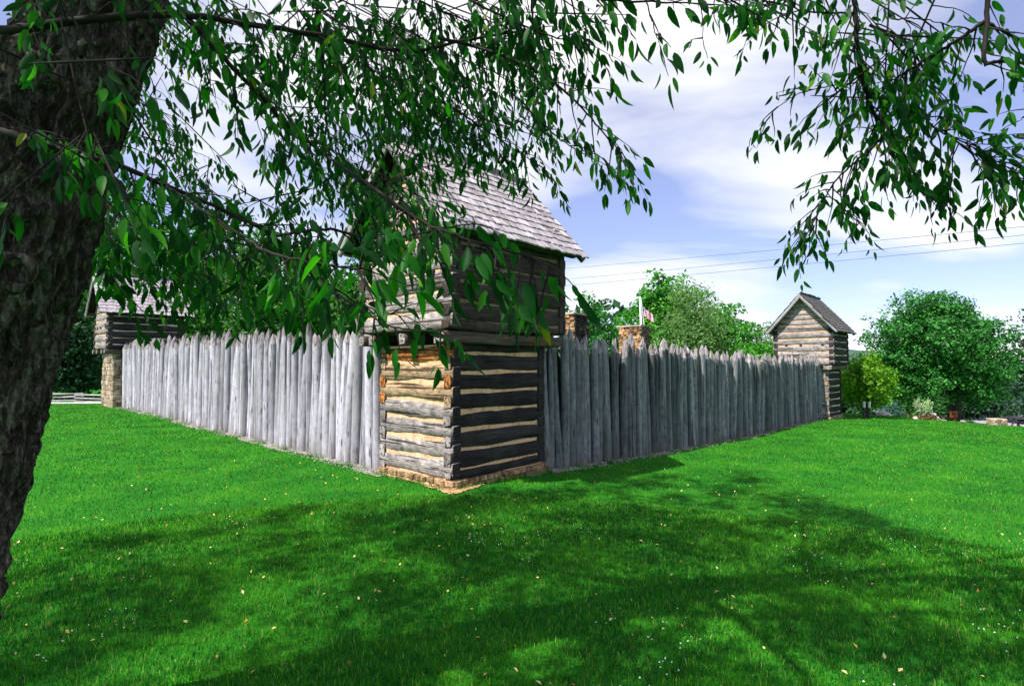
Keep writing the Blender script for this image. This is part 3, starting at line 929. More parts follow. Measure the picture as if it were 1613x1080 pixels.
# ------------------------------------------------------------------ distant trees and shrubs
def leaf_cards(P, N, size, rng_, aspect=0.62):
    """one folded leaf spray per point: two triangles per half, 4 triangles; P (n,3), N (n,3) facing"""
    n = len(P)
    rv = rng_.normal(size=(n, 3))
    N = N / (np.linalg.norm(N, axis=1, keepdims=True) + 1e-9)
    U = np.cross(N, rv); U /= (np.linalg.norm(U, axis=1, keepdims=True) + 1e-9)
    W = np.cross(N, U)
    s = (size * rng_.uniform(.6, 1.35, n))[:, None]
    a = P - U * s * .5
    b = P + U * s * .5
    c = P + W * s * .5 * aspect + N * s * .12 + U * s * rng_.uniform(-.15, .15, (n, 1))
    d = P - W * s * .5 * aspect + N * s * .12 + U * s * rng_.uniform(-.15, .15, (n, 1))
    V = np.stack([a, d, b, c], 1).reshape(-1, 3)
    i = np.arange(n)[:, None] * 4
    return V, np.concatenate([i + [[0, 1, 2]], i + [[0, 2, 3]]])

def crown_points(blobs, n_clump, per, spread, rng_, hollow=0.55):
    P, N = [], []
    vol = np.array([b[3] * b[4] * b[5] for b in blobs]) ** .7
    vol /= vol.sum()
    for b, w in zip(blobs, vol):
        k = max(3, int(n_clump * w))
        d = rng_.normal(size=(k, 3)); d /= np.linalg.norm(d, axis=1, keepdims=True)
        rad = hollow + (1 - hollow) * rng_.uniform(0, 1, (k, 1)) ** .6
        rad *= 1 + .16 * rng_.normal(size=(k, 1))
        cen = np.array(b[:3]) + d * rad * np.array(b[3:6])
        cp = np.repeat(cen, per, 0) + rng_.normal(size=(k * per, 3)) * spread * np.array([1, 1, .7])
        P.append(cp)
        nn = np.repeat(d, per, 0) * .8 + rng_.normal(size=(k * per, 3)) * .75 + np.array([0, 0, .55])
        N.append(nn)
    return np.concatenate(P), np.concatenate(N)

def limb(mb, p0, p1, r0, r1, rnd, n=5, bend=.12, sides=6):
    p0, p1 = Vector(p0), Vector(p1)
    L = (p1 - p0).length
    off = Vector((rnd.uniform(-1, 1), rnd.uniform(-1, 1), rnd.uniform(-.3, .6))) * L * bend
    pts = [p0.lerp(p1, i / n) + off * math.sin(math.pi * i / n) + Vector((rnd.uniform(-1, 1), rnd.uniform(-1, 1), 0)) * L * .012 for i in range(n + 1)]
    mb.tube(pts, [r0 + (r1 - r0) * i / n for i in range(n + 1)], sides)
    return pts

def tree(name, label, group, X, Y, height, width, leaf, seed, n_clump=420, per=12, lsize=.26, trunk_h=.25, trunk_r=.16, spread=.32, nb=14, low=0.22, depth=None, stems=1, cat='tree', lean=0.0, aspect=.62, top=1.0, bwr=(.24, .36), zr=(.13, .20)):
    rg = np.random.default_rng(seed); rnd = random.Random(seed)
    z0 = gz(X, Y) - .08
    root = empty(name, (X, Y, z0), 0, label, cat, group)
    dep = depth or width
    blobs = []
    for i in range(nb):
        u = (i + .5) / nb
        zz = height * (low + (1 - low) * (.10 + .78 * u))
        prof = math.sin(math.pi * min(1, (.16 + .80 * u) ** top)) ** .6
        ang = i * 2.399 + rnd.uniform(-.4, .4)
        rr = rnd.uniform(.25, .62 + (.30 - .5 * (bwr[0] + bwr[1])) * 1.1) * prof
        bw = rnd.uniform(*bwr)
        blobs.append((math.cos(ang) * rr * width / 2 + lean * zz, math.sin(ang) * rr * dep / 2, zz, width * bw * prof ** .4 * .85, dep * bw * prof ** .4 * .85, height * (1 - low) * rnd.uniform(*zr)))
    blobs.append((lean * height * .6, 0, height * (low + (1 - low) * .5), width * .26, dep * .26, height * (1 - low) * .3))
    P, N = crown_points(blobs, n_clump, per, spread, rg)
    P[:, 2] = np.clip(P[:, 2], .05, None)
    V, Fc = leaf_cards(P, N, lsize, rg, aspect)
    link('crown', mesh_np('crown', V, Fc, [leaf], False), root)
    mb = MB()
    tz = height * (low + .18)
    for s in range(stems):
        q = Vector((rnd.uniform(-.12, .12) * width * (stems > 1), rnd.uniform(-.1, .1) * width * (stems > 1), 0))
        limb(mb, q, q * 1.6 + Vector((lean * tz, 0, tz)), trunk_r, trunk_r * .62, rnd, 6, .05, 8)
        for b in blobs[s::stems]:
            if rnd.random() < .8:
                limb(mb, q * 1.6 + Vector((lean * tz, 0, tz * rnd.uniform(.75, 1))), (b[0], b[1], b[2]), trunk_r * .42, trunk_r * .1, rnd, 4, .10, 5)
    link('trunk', mb.mesh('trunk', [M['bark_far']], True), root)
    return root

def px_tree(name, label, group, px, top_y, width_px, Y, leaf, seed, **kw):
    p = at(px, 575, Y)
    top = at(px, top_y, Y).z
    return tree(name, label, group, p.x, Y, top - gz(p.x, Y), width_px * Y / F, leaf, seed, **kw)

WOOD = 'woodland trees behind the left palisade'
px_tree('woodland_tree', 'dense green tree just left of the far left blockhouse roof', WOOD, 60, 300, 190, 40, M['leaf_wood'], 31, n_clump=560, lsize=.34, low=.04, trunk_r=.2)
px_tree('woodland_tree', 'tall green tree rising behind the far left blockhouse', WOOD, 185, 285, 190, 44, M['leaf_bright'], 32, n_clump=560, lsize=.36, low=.12, trunk_r=.2)
px_tree('woodland_tree', 'bushy green tree right beside the far left blockhouse roof', WOOD, 300, 345, 170, 40, M['leaf_wood'], 33, n_clump=520, lsize=.33, low=.10, trunk_r=.18)
px_tree('woodland_tree', 'leaning dark trunked tree above the middle of the sunlit palisade', WOOD, 395, 360, 150, 37, M['leaf_wood'], 34, n_clump=420, lsize=.32, low=.30, trunk_r=.22, lean=.10)
px_tree('woodland_tree', 'light green tree behind the right half of the sunlit palisade', WOOD, 480, 385, 150, 42, M['leaf_bright'], 35, n_clump=480, lsize=.34, low=.10, trunk_r=.16)
px_tree('woodland_tree', 'green tree next to the left edge of the nearest blockhouse', WOOD, 565, 400, 130, 40, M['leaf_wood'], 36, n_clump=420, lsize=.34, low=.10, trunk_r=.16)
px_tree('woodland_tree', 'dark tree low in the gap between cherry trunk and left blockhouse', WOOD, 112, 470, 110, 37, M['leaf_dark'], 37, n_clump=520, lsize=.32, low=.0, trunk_r=.14)
px_tree('woodland_tree', 'shadowy tree far back between the other woodland trees', WOOD, 345, 330, 260, 56, M['leaf_dark'], 38, n_clump=620, lsize=.5, low=.0, trunk_r=.2, spread=.5)
px_tree('woodland_tree', 'dim tree at the back of the wood near the nearest blockhouse', WOOD, 500, 430, 240, 58, M['leaf_dark'], 39, n_clump=560, lsize=.5, low=.0, trunk_r=.2, spread=.5)
px_tree('woodland_tree', 'dark tree at the back of the wood beside the cherry trunk', WOOD, 120, 390, 240, 56, M['leaf_dark'], 30, n_clump=620, lsize=.5, low=.0, trunk_r=.2, spread=.5)

MID = 'trees beyond the shaded palisade'
px_tree('round_tree', 'big rounded deep green tree behind the flag', MID, 1048, 424, 165, 50, M['leaf_bright'], 41, n_clump=900, lsize=.42, low=.06, trunk_r=.25, nb=34, bwr=(.16, .26), zr=(.08, .15))
px_tree('willow_tree', 'pale grey green feathery tree right of the flag', MID, 1088, 436, 120, 45, M['leaf_willow'], 42, n_clump=900, per=14, lsize=.30, low=.08, trunk_r=.2, aspect=.35, spread=.40, nb=20)
px_tree('round_tree', 'bright green tree sloping down right of the pale feathery tree', MID, 1135, 478, 120, 49, M['leaf_bright'], 43, n_clump=700, lsize=.38, low=.0, trunk_r=.18)
px_tree('broadleaf_tree', 'small open bluish green tree between blockhouse and flag', MID, 935, 462, 100, 46, M['leaf_maple'], 44, n_clump=320, lsize=.34, low=.0, trunk_r=.14)
px_tree('broadleaf_tree', 'low green tree filling the gap left of the flagpole', MID, 985, 500, 110, 47, M['leaf_bright'], 45, n_clump=320, lsize=.34, low=.0, trunk_r=.14)
px_tree('broadleaf_tree', 'greyish green tree left of the far right blockhouse', MID, 1205, 500, 100, 48, M['leaf_willow'], 46, n_clump=420, lsize=.32, low=.0, trunk_r=.15, aspect=.4)
px_tree('broadleaf_tree', 'low green tree beneath the greyish tree near the far right blockhouse', MID, 1190, 530, 130, 44, M['leaf_bright'], 47, n_clump=360, lsize=.32, low=.0, trunk_r=.12)

RIGHT = 'trees at the edge of the lawn on the right'
px_tree('maple_tree', 'broad round leafy tree standing at the right edge of the lawn', RIGHT, 1474, 450, 266, 26.5, M['leaf_maple'], 51, n_clump=1900, per=22, lsize=.145, low=.17, trunk_r=.17, spread=.15, nb=64, stems=3, depth=6.5, bwr=(.13, .22), zr=(.07, .13))
px_tree('small_tree', 'small yellow green tree beside the far right blockhouse', RIGHT, 1364, 553, 92, 24.0, M['leaf_yellow'], 52, n_clump=420, per=11, lsize=.16, low=.16, trunk_r=.10, spread=.15, nb=26, bwr=(.16, .26), zr=(.08, .14))
px_tree('shade_tree', 'dark tree cut off by the right edge of the photo', RIGHT, 1650, 480, 100, 40, M['leaf_dark'], 53, n_clump=520, lsize=.30, low=.05, trunk_r=.22)
px_tree('lakeside_tree', 'dark green tree behind the silvery bush', RIGHT, 1420, 560, 110, 40, M['leaf_wood'], 54, n_clump=360, lsize=.26, low=.0, trunk_r=.14)
px_tree('lakeside_tree', 'dark tree behind the trunks of the broad round tree', RIGHT, 1520, 560, 150, 46.5, M['leaf_dark'], 55, n_clump=520, lsize=.30, low=.0, trunk_r=.16)
px_tree('lakeside_tree', 'dark low tree behind the small yellow green tree', RIGHT, 1340, 575, 140, 47, M['leaf_dark'], 56, n_clump=420, lsize=.34, low=.0, trunk_r=.16)
px_tree('lakeside_tree', 'shadowed low tree between the silvery bush and the brown sign', RIGHT, 1462, 590, 120, 45.5, M['leaf_dark'], 57, n_clump=420, lsize=.28, low=.0, trunk_r=.16)
px_tree('round_bush', 'round blue green bush behind the pale boulder', RIGHT, 1402, 632, 36, 33, M['leaf_blue'], 58, n_clump=160, lsize=.15, low=.0, trunk_r=.06, spread=.15, cat='bush')
px_tree('round_bush', 'low dark bush left of the round blue green bush', RIGHT, 1372, 634, 40, 36, M['leaf_dark'], 59, n_clump=160, lsize=.16, low=.0, trunk_r=.06, spread=.15, cat='bush')
SH = 'trees on the far shore of the lake'
for i, (px, ty, w_, Y) in enumerate([(1578, 590, 60, 70), (1614, 572, 70, 71), (1545, 585, 60, 72)]):
    px_tree('shore_tree', ['hazy bluish tree on the far shore above the dark picnic table', 'hazy tree on the far shore at the right edge', 'hazy shore tree just showing behind the broad round tree'][i], SH, px, ty, w_, Y, M['leaf_blue'], 60 + i, n_clump=260, lsize=.45, low=.0, trunk_r=.2, spread=.5)
# far-off woods that read as one mass
rgw = np.random.default_rng(77)
n_ = 9000
Xw = rgw.uniform(-110, 30, n_); Yw = 62 + rgw.uniform(0, 14, n_)
Pw = np.stack([Xw, Yw, ground(Xw, Yw) + rgw.uniform(0, 1, n_) ** .8 * (9 + 3 * np.sin(Xw * .23) + 2 * np.sin(Xw * .61))], -1)
Xv = rgw.uniform(20, 190, n_); Yv = 80 + rgw.uniform(0, 12, n_)
Pv = np.stack([Xv, Yv, -2.5 + rgw.uniform(0, 1, n_) ** .8 * (4.6 + 1.2 * np.sin(Xv * .17) + .8 * np.sin(Xv * .43))], -1)
Nw = rgw.normal(size=(2 * n_, 3)) + np.array([0, -.6, .5])
V, Fc = leaf_cards(np.concatenate([Pw, Pv]), Nw, 1.15, rgw)
o = link('far_woods', mesh_np('far_woods', V, Fc, [M['leaf_dark']]))
tag(o, 'far dark woods closing the view behind the fort and the lake', 'woods', kind='stuff')

# silvery bush: upright feathery plumes from one stool
p = at(1453, 575, 24.0); sx, sy = p.x, 24.0
root = empty('silvery_bush', (sx, sy, gz(sx, sy)), 0, 'pale silvery bush with upright plumes between two boulders', 'bush')
rg = np.random.default_rng(5)
Ps, Ns = [], []
for k in range(26):
    a = rg.uniform(0, 6.28); tilt = rg.uniform(.02, .42); L = rg.uniform(.55, .95)
    u = np.sqrt(rg.uniform(0, 1, 60)) * L
    d = np.array([math.cos(a) * tilt, math.sin(a) * tilt, 1.0])
    w_ = .075 * (1.05 - u / L)[:, None]
    Ps.append(np.array([math.cos(a), math.sin(a), 0]) * .12 + u[:, None] * d + rg.normal(size=(60, 3)) * w_)
    Ns.append(rg.normal(size=(60, 3)) + np.array([0, -.4, .2]))
V, Fc = leaf_cards(np.concatenate(Ps), np.concatenate(Ns), .085, rg, .45)
link('crown', mesh_np('crown', V, Fc, [M['leaf_silver']]), root)
mb = MB()
for k in range(12):
    a = k * .52
    mb.tube([(math.cos(a) * .1, math.sin(a) * .1, -.03), (math.cos(a) * .2, math.sin(a) * .2, .35)], [.018, .008], 5)
link('stem', mb.mesh('stem', [M['bark_twig']]), root)
rg = np.random.default_rng(6)
Pm = rg.normal(size=(260, 3)) * np.array([.28, .28, .05]) + np.array([0, 0, .10])
V, Fc = leaf_cards(Pm, rg.normal(size=(260, 3)) + np.array([0, 0, 1]), .09, rg)
mo = link('dead_leaves', mesh_np('dead_leaves', V, Fc, [simple('rust_leaf', [(.3, (.10, .04, .02)), (.7, (.24, .11, .05))], 9, 3, .9, 0)]), root)
mo['kind'] = 'stuff'

def boulder(label, px, py, Y, rx, ry, rz, seed, rzrot=0):
    p = at(px, py, Y)
    import bmesh
    bm = bmesh.new()
    bmesh.ops.create_icosphere(bm, subdivisions=3, radius=1)
    for v in bm.verts:
        d = v.co.normalized()
        q = 1 + .22 * mnoise.noise(d * 1.7 + Vector((seed, 0, 0))) + .07 * mnoise.noise(d * 5 + Vector((seed, 3, 0)))
        v.co = Vector((d.x * rx, d.y * ry, d.z * rz)) * q
    me = bpy.data.meshes.new('boulder'); bm.to_mesh(me); bm.free()
    me.materials.append(M['rock'])
    o = link('boulder', me)
    o.location = (p.x, Y, gz(p.x, Y) + rz * .45)
    o.rotation_euler = (0.1, .12, rzrot)
    tag(o, label, 'boulder', 'pale boulders along the lawn edge')
boulder('long low pale boulder lying left of the silvery bush', 1391, 653, 25.5, .36, .25, .15, 1, .2)
boulder('pale boulder touching the right side of the silvery bush', 1466, 655, 24.2, .24, .24, .22, 2)
boulder('tiny pale stone at the left foot of the silvery bush', 1442, 658, 23.8, .10, .10, .08, 3)
boulder('small upright pale stone between bush and brown sign', 1476, 658, 24.6, .09, .09, .12, 4)

# brown sign post
p = at(1500, 575, 25.0)
root = empty('trail_sign', (p.x, 25.0, gz(p.x, 25.0)), 0.2, 'small reddish brown wooden trail sign under the broad tree', 'sign')
mb = MB(); mb.box(-.06, .06, -.06, .06, -.2, .52)
link('post', mb.mesh('post', [M['sign_brown']]), root)
mb = MB(); mb.box(-.17, .09, -.085, .05, .34, .56); mb.box(-.19, .11, -.10, .07, .56, .59)
link('sign_panel', mb.mesh('sign_panel', [M['sign_brown']]), root)

# ring of stones
p = at(1567, 575, 22.4)
root = empty('stone_ring', (p.x, 22.4, gz(p.x, 22.4)), 0, 'low round stone planter at the lawn edge near the car park', 'planter')
mb = MB(); rnd = random.Random(9)
for cz in range(3):
    for k in range(13):
        a = 2 * math.pi * (k + .5 * (cz % 2)) / 13
        vs, fs = rough_stone(.075, .06, .042, rnd.random())
        Mx = Matrix.Translation((math.cos(a) * .27, math.sin(a) * .27, .04 + cz * .085)) @ Matrix.Rotation(a + math.pi / 2, 4, 'Z')
        mb.add([Mx @ Vector(v) for v in vs], fs)
o = link('stone_wall', mb.mesh('stone_wall', [M['stone_many']]), root); o['kind'] = 'stuff'
mb = MB()
mb.tube([(0, 0, -.1), (0, 0, .24)], [.25, .24], 14)
link('soil', mb.mesh('soil', [M['earth']]), root)

# low bough / dark shrub under the broad tree
px_tree('dark_shrub', 'small black looking shrub at the foot of the broad round tree', RIGHT, 1527, 655, 16, 25.0, M['leaf_dark'], 71, n_clump=50, per=8, lsize=.09, low=.0, trunk_r=.02, spread=.07, nb=5, cat='bush')

# picnic tables by the lake
def picnic(X, Y, rz, label):
    root = empty('picnic_table', (X, Y, gz(X, Y) + .03), rz, label, 'picnic table', 'picnic tables in the car park')
    for k in range(5):
        mb = MB(); mb.box(-.9, .9, -.36 + k * .15, -.23 + k * .15, .70, .74)
        link('table_plank', mb.mesh('table_plank', [M['table_dark']]), root)
    for s in (-1, 1):
        mb = MB(); mb.box(-.9, .9, s * .68 - .13, s * .68 + .13, .41, .45)
        link('bench_plank', mb.mesh('bench_plank', [M['table_dark']]), root)
        mb = MB()
        x = s * .62
        for q in (-1, 1):
            mb.tube([(x, q * .30, .70), (x, q * .66, 0)], .045, 5)
        mb.tube([(x + .05, -.78, .37), (x + .05, .78, .37)], .04, 5)
        link('leg_frame', mb.mesh('leg_frame', [M['table_dark']]), root)
p = at(1597, 575, 38.5); picnic(p.x, 38.5, .3, 'dark picnic table by the lake at the right edge')
p = at(1625, 575, 37.0); picnic(p.x, 37.0, -.2, 'picnic table cut off by the right edge of the photo')

# tree stakes beside the small tree
for k, px in enumerate((1359.5, 1367.5)):
    p = at(px, 575, 23.6)
    mb = MB(); mb.box(-.03, .03, -.03, .03, -.2, .72); mb.box(-.04, .04, -.035, .035, .45, .72, 1)
    o = link('tree_stake', mb.mesh('tree_stake', [M['bark_far'], M['metal_white']]))
    o.location = (p.x, 23.6, gz(p.x, 23.6))
    tag(o, ['left of two white tipped stakes by the small yellow green tree', 'right of two white tipped stakes by the small yellow green tree'][k], 'stake', 'stakes of the small tree')

# chimneys of the cabins inside the fort
def chimney(label, X, Y, w, d, top, seed, mats=('stone_orange', 'stone_many')):
    z0 = gz(X, Y)
    root = empty('stone_chimney', (X, Y, z0), FORT_RZ, label, 'chimney', 'stone chimneys inside the fort')
    mb = MB(); mb.box(.05, w - .05, .05, d - .05, -.2, top - z0 - .03)
    link('chimney_core', mb.mesh('chimney_core', [M['mortar']]), root)
    r = random.Random(seed)
    for wn_, f in WALLS.items():
        org, ang, L = f(w, d)
        stone_wall(root, -.01, L + .01, 1.2 if wn_ in ('left', 'right') else top - z0 - .6, top - z0, Matrix.Translation((org[0], org[1], 0)) @ Matrix.Rotation(ang, 4, 'Z'), M[mats[0]] if wn_ in ('left', 'back') else M[mats[1]], r, .085, joined=True, lenr=(.10, .26), proud=.05)  # right and far faces take darker stone: their shade is in the colour
    mb = MB(); mb.box(-.05, w + .05, -.05, d + .05, top - z0 - .02, top - z0 + .04, jit=.012, r=r)
    link('cap_slab', mb.mesh('cap_slab', [M['stone_many']]), root)
p = at(903, 494, 16.0); chimney('dark sided stone chimney right next to the nearest blockhouse', p.x, 16.0, .74, .36, p.z, 1, ('stone_orange', 'stone_shade'))
p = at(1009, 513, 20.0); chimney('short orange stone chimney below the flag', p.x, 20.0, .62, .92, p.z, 2, ('stone_orange', 'stone_dark'))

# flag at half mast
yf = 26.0
b0 = at(1011.5, 575, yf); tp = at(1008.0, 467, yf)
root = empty('flagpole', (b0.x, yf, gz(b0.x, yf)), 0, 'white flagpole behind the short orange stone chimney', 'flagpole')
zt = tp.z - gz(b0.x, yf)
mb = MB(); mb.tube([(0, 0, -.2), (0.0, 0, zt * .5), (tp.x - b0.x, 0, zt)], [.07, .055, .04], 8)
link('pole', mb.mesh('pole', [M['metal_white']], True), root)
mb = MB(); mb.tube([(.19, -.02, .3), (.12, -.02, zt * .72), (tp.x - b0.x + .05, -.02, zt - .1)], .018, 5)
link('halyard', mb.mesh('halyard', [M['metal_white']]), root)
fl0 = at(1010.2, 483, yf); fl1 = at(1028, 490, yf); fb = at(1011.5, 497, yf)
hoist = fb - fl0; fly = fl1 - fl0
fr = empty('flag', (fl0.x, yf, fl0.z), 0, 'red and white striped flag with blue canton at half mast', 'flag')
nu, nv = 26, 13
def fp(u, v):
    q = fly * u + hoist * v
    return Vector((q.x, .06 * math.sin(u * 9 + v * 1.5) * u + .03 * math.sin(u * 17), q.z - .16 * u * u + .03 * math.sin(u * 8 + 1) * u))
for st in range(nv):
    mb = MB()
    for i in range(nu):
        if st < 7 and i < 10: continue
        mb.add([fp(i / nu, st / nv), fp((i + 1) / nu, st / nv), fp((i + 1) / nu, (st + 1) / nv), fp(i / nu, (st + 1) / nv)], [(0, 3, 2, 1)])
    link('stripe', mb.mesh('stripe', [M['flag_red'] if st % 2 == 0 else M['flag_white']], True), fr)
mb = MB()
for st in range(7):
    for i in range(10):
        mb.add([fp(i / nu, st / nv), fp((i + 1) / nu, st / nv), fp((i + 1) / nu, (st + 1) / nv), fp(i / nu, (st + 1) / nv)], [(0, 3, 2, 1)])
canton = link('canton', mb.mesh('canton', [M['flag_blue']], True), fr)
for k in range(13):
    a = 2 * math.pi * k / 13
    c_ = fp(.19 + .11 * math.cos(a), .27 + .18 * math.sin(a)) + Vector((0, -.008, 0))
    vs = [c_ + Vector((math.sin(j * math.pi / 5) * (.034 if j % 2 == 0 else .014), 0, math.cos(j * math.pi / 5) * (.034 if j % 2 == 0 else .014))) for j in range(10)]
    mb = MB(); mb.add(vs, [tuple(range(10))])
    link('star', mb.mesh('star', [M['flag_white']]), canton)

# overhead wires
for k, (l, rgt) in enumerate([((880, 421), (1640, 349)), ((880, 438), (1640, 362)), ((880, 448), (1640, 375))]):
    p0 = at(l[0], l[1], 120); p1 = at(rgt[0], rgt[1], 62)
    d = p1 - p0
    p0b = p0 - d * .6; p1b = p1 + d * .6
    pts = [p0b.lerp(p1b, i / 24) - Vector((0, 0, .5 * (1 - (2 * i / 24 - 1) ** 2))) for i in range(25)]
    mb = MB(); mb.tube(pts, .034, 5)
    o = link('power_line', mb.mesh('power_line', [M['wire']]))
    tag(o, ['topmost of the three overhead wires crossing the sky', 'middle one of the three overhead wires', 'lowest of the three overhead wires above the trees'][k], 'wire', 'overhead wires')

# split-rail worm fence on the far left
yf = 33.0
pL = at(40, 575, yf); pR = at(160, 575, yf)
root = empty('rail_fence', (pL.x, yf, gz(pL.x, yf)), 0, 'low zigzag split rail fence beyond the path at far left', 'fence')
rnd = random.Random(12)
segs = [0, 1.15, 3.1, 5.2, 7.1]
for i in range(len(segs) - 1):
    x0, x1 = segs[i], segs[i + 1]
    for k in range(3):
        L = x1 - x0 + .5
        me = log_mesh(L, .085, .09, 4000 + i * 5 + k, .012, 5, (0, 0), M['rail'], M['rail'])
        ang = math.atan2((.35 if i % 2 else -.35), x1 - x0)
        o = link('rail', me, root, Matrix.Translation((x0 - .25, (-.17 if i % 2 else .17), gz(pL.x + x0, yf) - gz(pL.x, yf) + .02 + .21 * k + (.07 if i % 2 else 0))) @ Matrix.Rotation(ang, 4, 'Z') @ Matrix.Rotation(rnd.uniform(-.02, .02), 4, 'Y'))

# ------------------------------------------------------------------ the near cherry tree
tree_base = Vector((-2.72, 2.32, gz(-2.72, 2.32)))
cherry = empty('cherry_tree', tree_base, 0, 'big dark barked tree at left whose leafy branches hang across the top', 'tree')
TB = tree_base
axis = [(-2.74, 2.34, -.25, .44), (-2.68, 2.33, 0.0, .38), (-2.60, 2.32, .35, .315), (-2.50, 2.31, .73, .285), (-2.395, 2.305, 1.15, .268), (-2.29, 2.3, 1.58, .258), (-2.1, 2.3, 2.21, .245), (-1.95, 2.3, 2.75, .235), (-1.77, 2.3, 3.28, .222), (-1.58, 2.28, 4.0, .22), (-1.4, 2.2, 5.0, .2), (-1.1, 1.9, 6.2, .13), (-.8, 1.6, 7.6, .05)]
ax = np.array(axis)
NA, NH = 120, 300
zz = np.linspace(-.25, 7.6, NH) if False else np.concatenate([np.linspace(-.25, 3.9, 240), np.linspace(3.95, 7.6, 60)])
cxs = np.interp(zz, ax[:, 2], ax[:, 0]); cys = np.interp(zz, ax[:, 2], ax[:, 1]); rs = np.interp(zz, ax[:, 2], ax[:, 3])
k5 = np.ones(9) / 9
def smooth(a):
    p = np.concatenate([np.full(4, a[0]), a, np.full(4, a[-1])]); return np.convolve(p, k5, 'valid')
cxs, cys, rs = smooth(cxs), smooth(cys), smooth(rs)
V = np.zeros((len(zz), NA, 3))
for i in range(len(zz)):
    for k in range(NA):
        a = 2 * math.pi * k / NA
        c, s_ = math.cos(a), math.sin(a)
        q = Vector((c * .26, s_ * .26, zz[i]))
        warp = mnoise.noise(q * 4.0) * .10
        q2 = Vector((c * .26 + warp, s_ * .26 - warp, zz[i] * .28 + warp * .5))
        rid = 1 - abs(mnoise.noise(q2 * 21.0)) * 2.6          # ridges running up the trunk
        pl = mnoise.noise(Vector((c * .26 * 30, s_ * .26 * 30, zz[i] * 11)))
        big = mnoise.noise(q * 2.1)
        flare = .10 * max(0, .5 - zz[i]) * math.cos(a * 5 + 1)
        d = .038 * max(-.6, rid) + .014 * pl + .022 * big + flare
        r = rs[i] - .015 + d * min(1, rs[i] / .2)
        V[i, k] = (cxs[i] + r * c, cys[i] + r * s_, zz[i])
i0 = np.arange(len(zz) - 1)[:, None] * NA; k0 = np.arange(NA)[None]
Fc = np.stack([i0 + k0, i0 + (k0 + 1) % NA, i0 + NA + (k0 + 1) % NA, i0 + NA + k0], -1).reshape(-1, 4)
Vt = V.reshape(-1, 3) - np.array(TB)
trunk = link('trunk', mesh_np('trunk', Vt, Fc, [M['bark']], True), cherry)
# old branch scar with a raised collar
kp = at(22, 428, 2.02)
mb = MB()
kn, up_, rt = (Vector((0, 0, CAM_H)) - kp).normalized(), Vector((0, 0, 1)), None
rt = kn.cross(up_).normalized(); u2 = rt.cross(kn)
vs = []; fs = []
for j, (rr, hh) in enumerate([(.07, -.03), (.062, .028), (.045, .036), (.034, .012), (.0, .004)]):
    for k in range(16):
        a = 2 * math.pi * k / 16
        q = rr * (1 + .12 * math.sin(a * 3 + j))
        vs.append(kp - Vector(TB) + rt * math.cos(a) * q + u2 * math.sin(a) * q * 1.15 + kn * hh)
for j in range(4):
    for k in range(16):
        fs.append((j * 16 + k, j * 16 + (k + 1) % 16, (j + 1) * 16 + (k + 1) % 16, (j + 1) * 16 + k))
mb.add(vs, fs)
link('branch_scar', mb.mesh('branch_scar', [M['bark']], True), cherry)

LEAVES = []       # (position, direction, normal, length)
rl = random.Random(404)

def catmull(pts, n=8):
    P = [Vector(p) for p in pts]
    P = [P[0] * 2 - P[1]] + P + [P[-1] * 2 - P[-2]]
    out = []
    for i in range(1, len(P) - 2):
        for k in range(n):
            t = k / n
            a, b, c, d = P[i - 1], P[i], P[i + 1], P[i + 2]
            out.append(.5 * ((2 * b) + (c - a) * t + (2 * a - 5 * b + 4 * c - d) * t * t + (3 * b - a - 3 * c + d) * t ** 3))
    out.append(P[-2])
    return out

def add_leaf(p, tdir, side, L):
    d = Vector((0, 0, -1)) * rl.uniform(.55, 1.25) + tdir * rl.uniform(.1, .75) + side * rl.uniform(.15, .8)
    d += Vector((rl.gauss(0, .18), rl.gauss(0, .18), rl.gauss(0, .15)))
    d.normalize()
    nrm = Vector((rl.gauss(0, 1), rl.gauss(0, 1), rl.gauss(0, .6) + .3))
    nrm = nrm - d * nrm.dot(d)
    if nrm.length < .05: nrm = d.orthogonal()
    nrm.normalize()
    pet = .012 + .008 * rl.random()
    L *= .84
    LEAVES.append((p + (tdir * .3 + side * .7 + Vector((0, 0, -.4))) * pet, d, nrm, L * rl.choice((.55, .75, .9, 1, 1.05, 1.15, 1.2))))

def twig(mb, p, d, length, leaf, r0=.0032, gap=.030, droop=.10, skip=.15):
    step = gap
    n = max(3, int(length / step))
    pts = [p.copy()]
    d = d.normalized()
    s = 1
    for i in range(n):
        d = (d + Vector((rl.gauss(0, .10), rl.gauss(0, .10), rl.gauss(0, .07) - droop))).normalized()
        p = p + d * step
        pts.append(p.copy())
        if i / n >= skip:
            side = d.cross(Vector((0, 0, 1)))
            if side.length < .1: side = Vector((1, 0, 0))
            side = (side.normalized() * s + Vector((rl.gauss(0, .4), rl.gauss(0, .4), 0)))
            add_leaf(p, d, side, leaf)
            s = -s
    add_leaf(p, d, d, leaf)
    mb.tube(pts, [r0 + (.0009 - r0) * i / n for i in range(n + 1)], 4, cap=False)

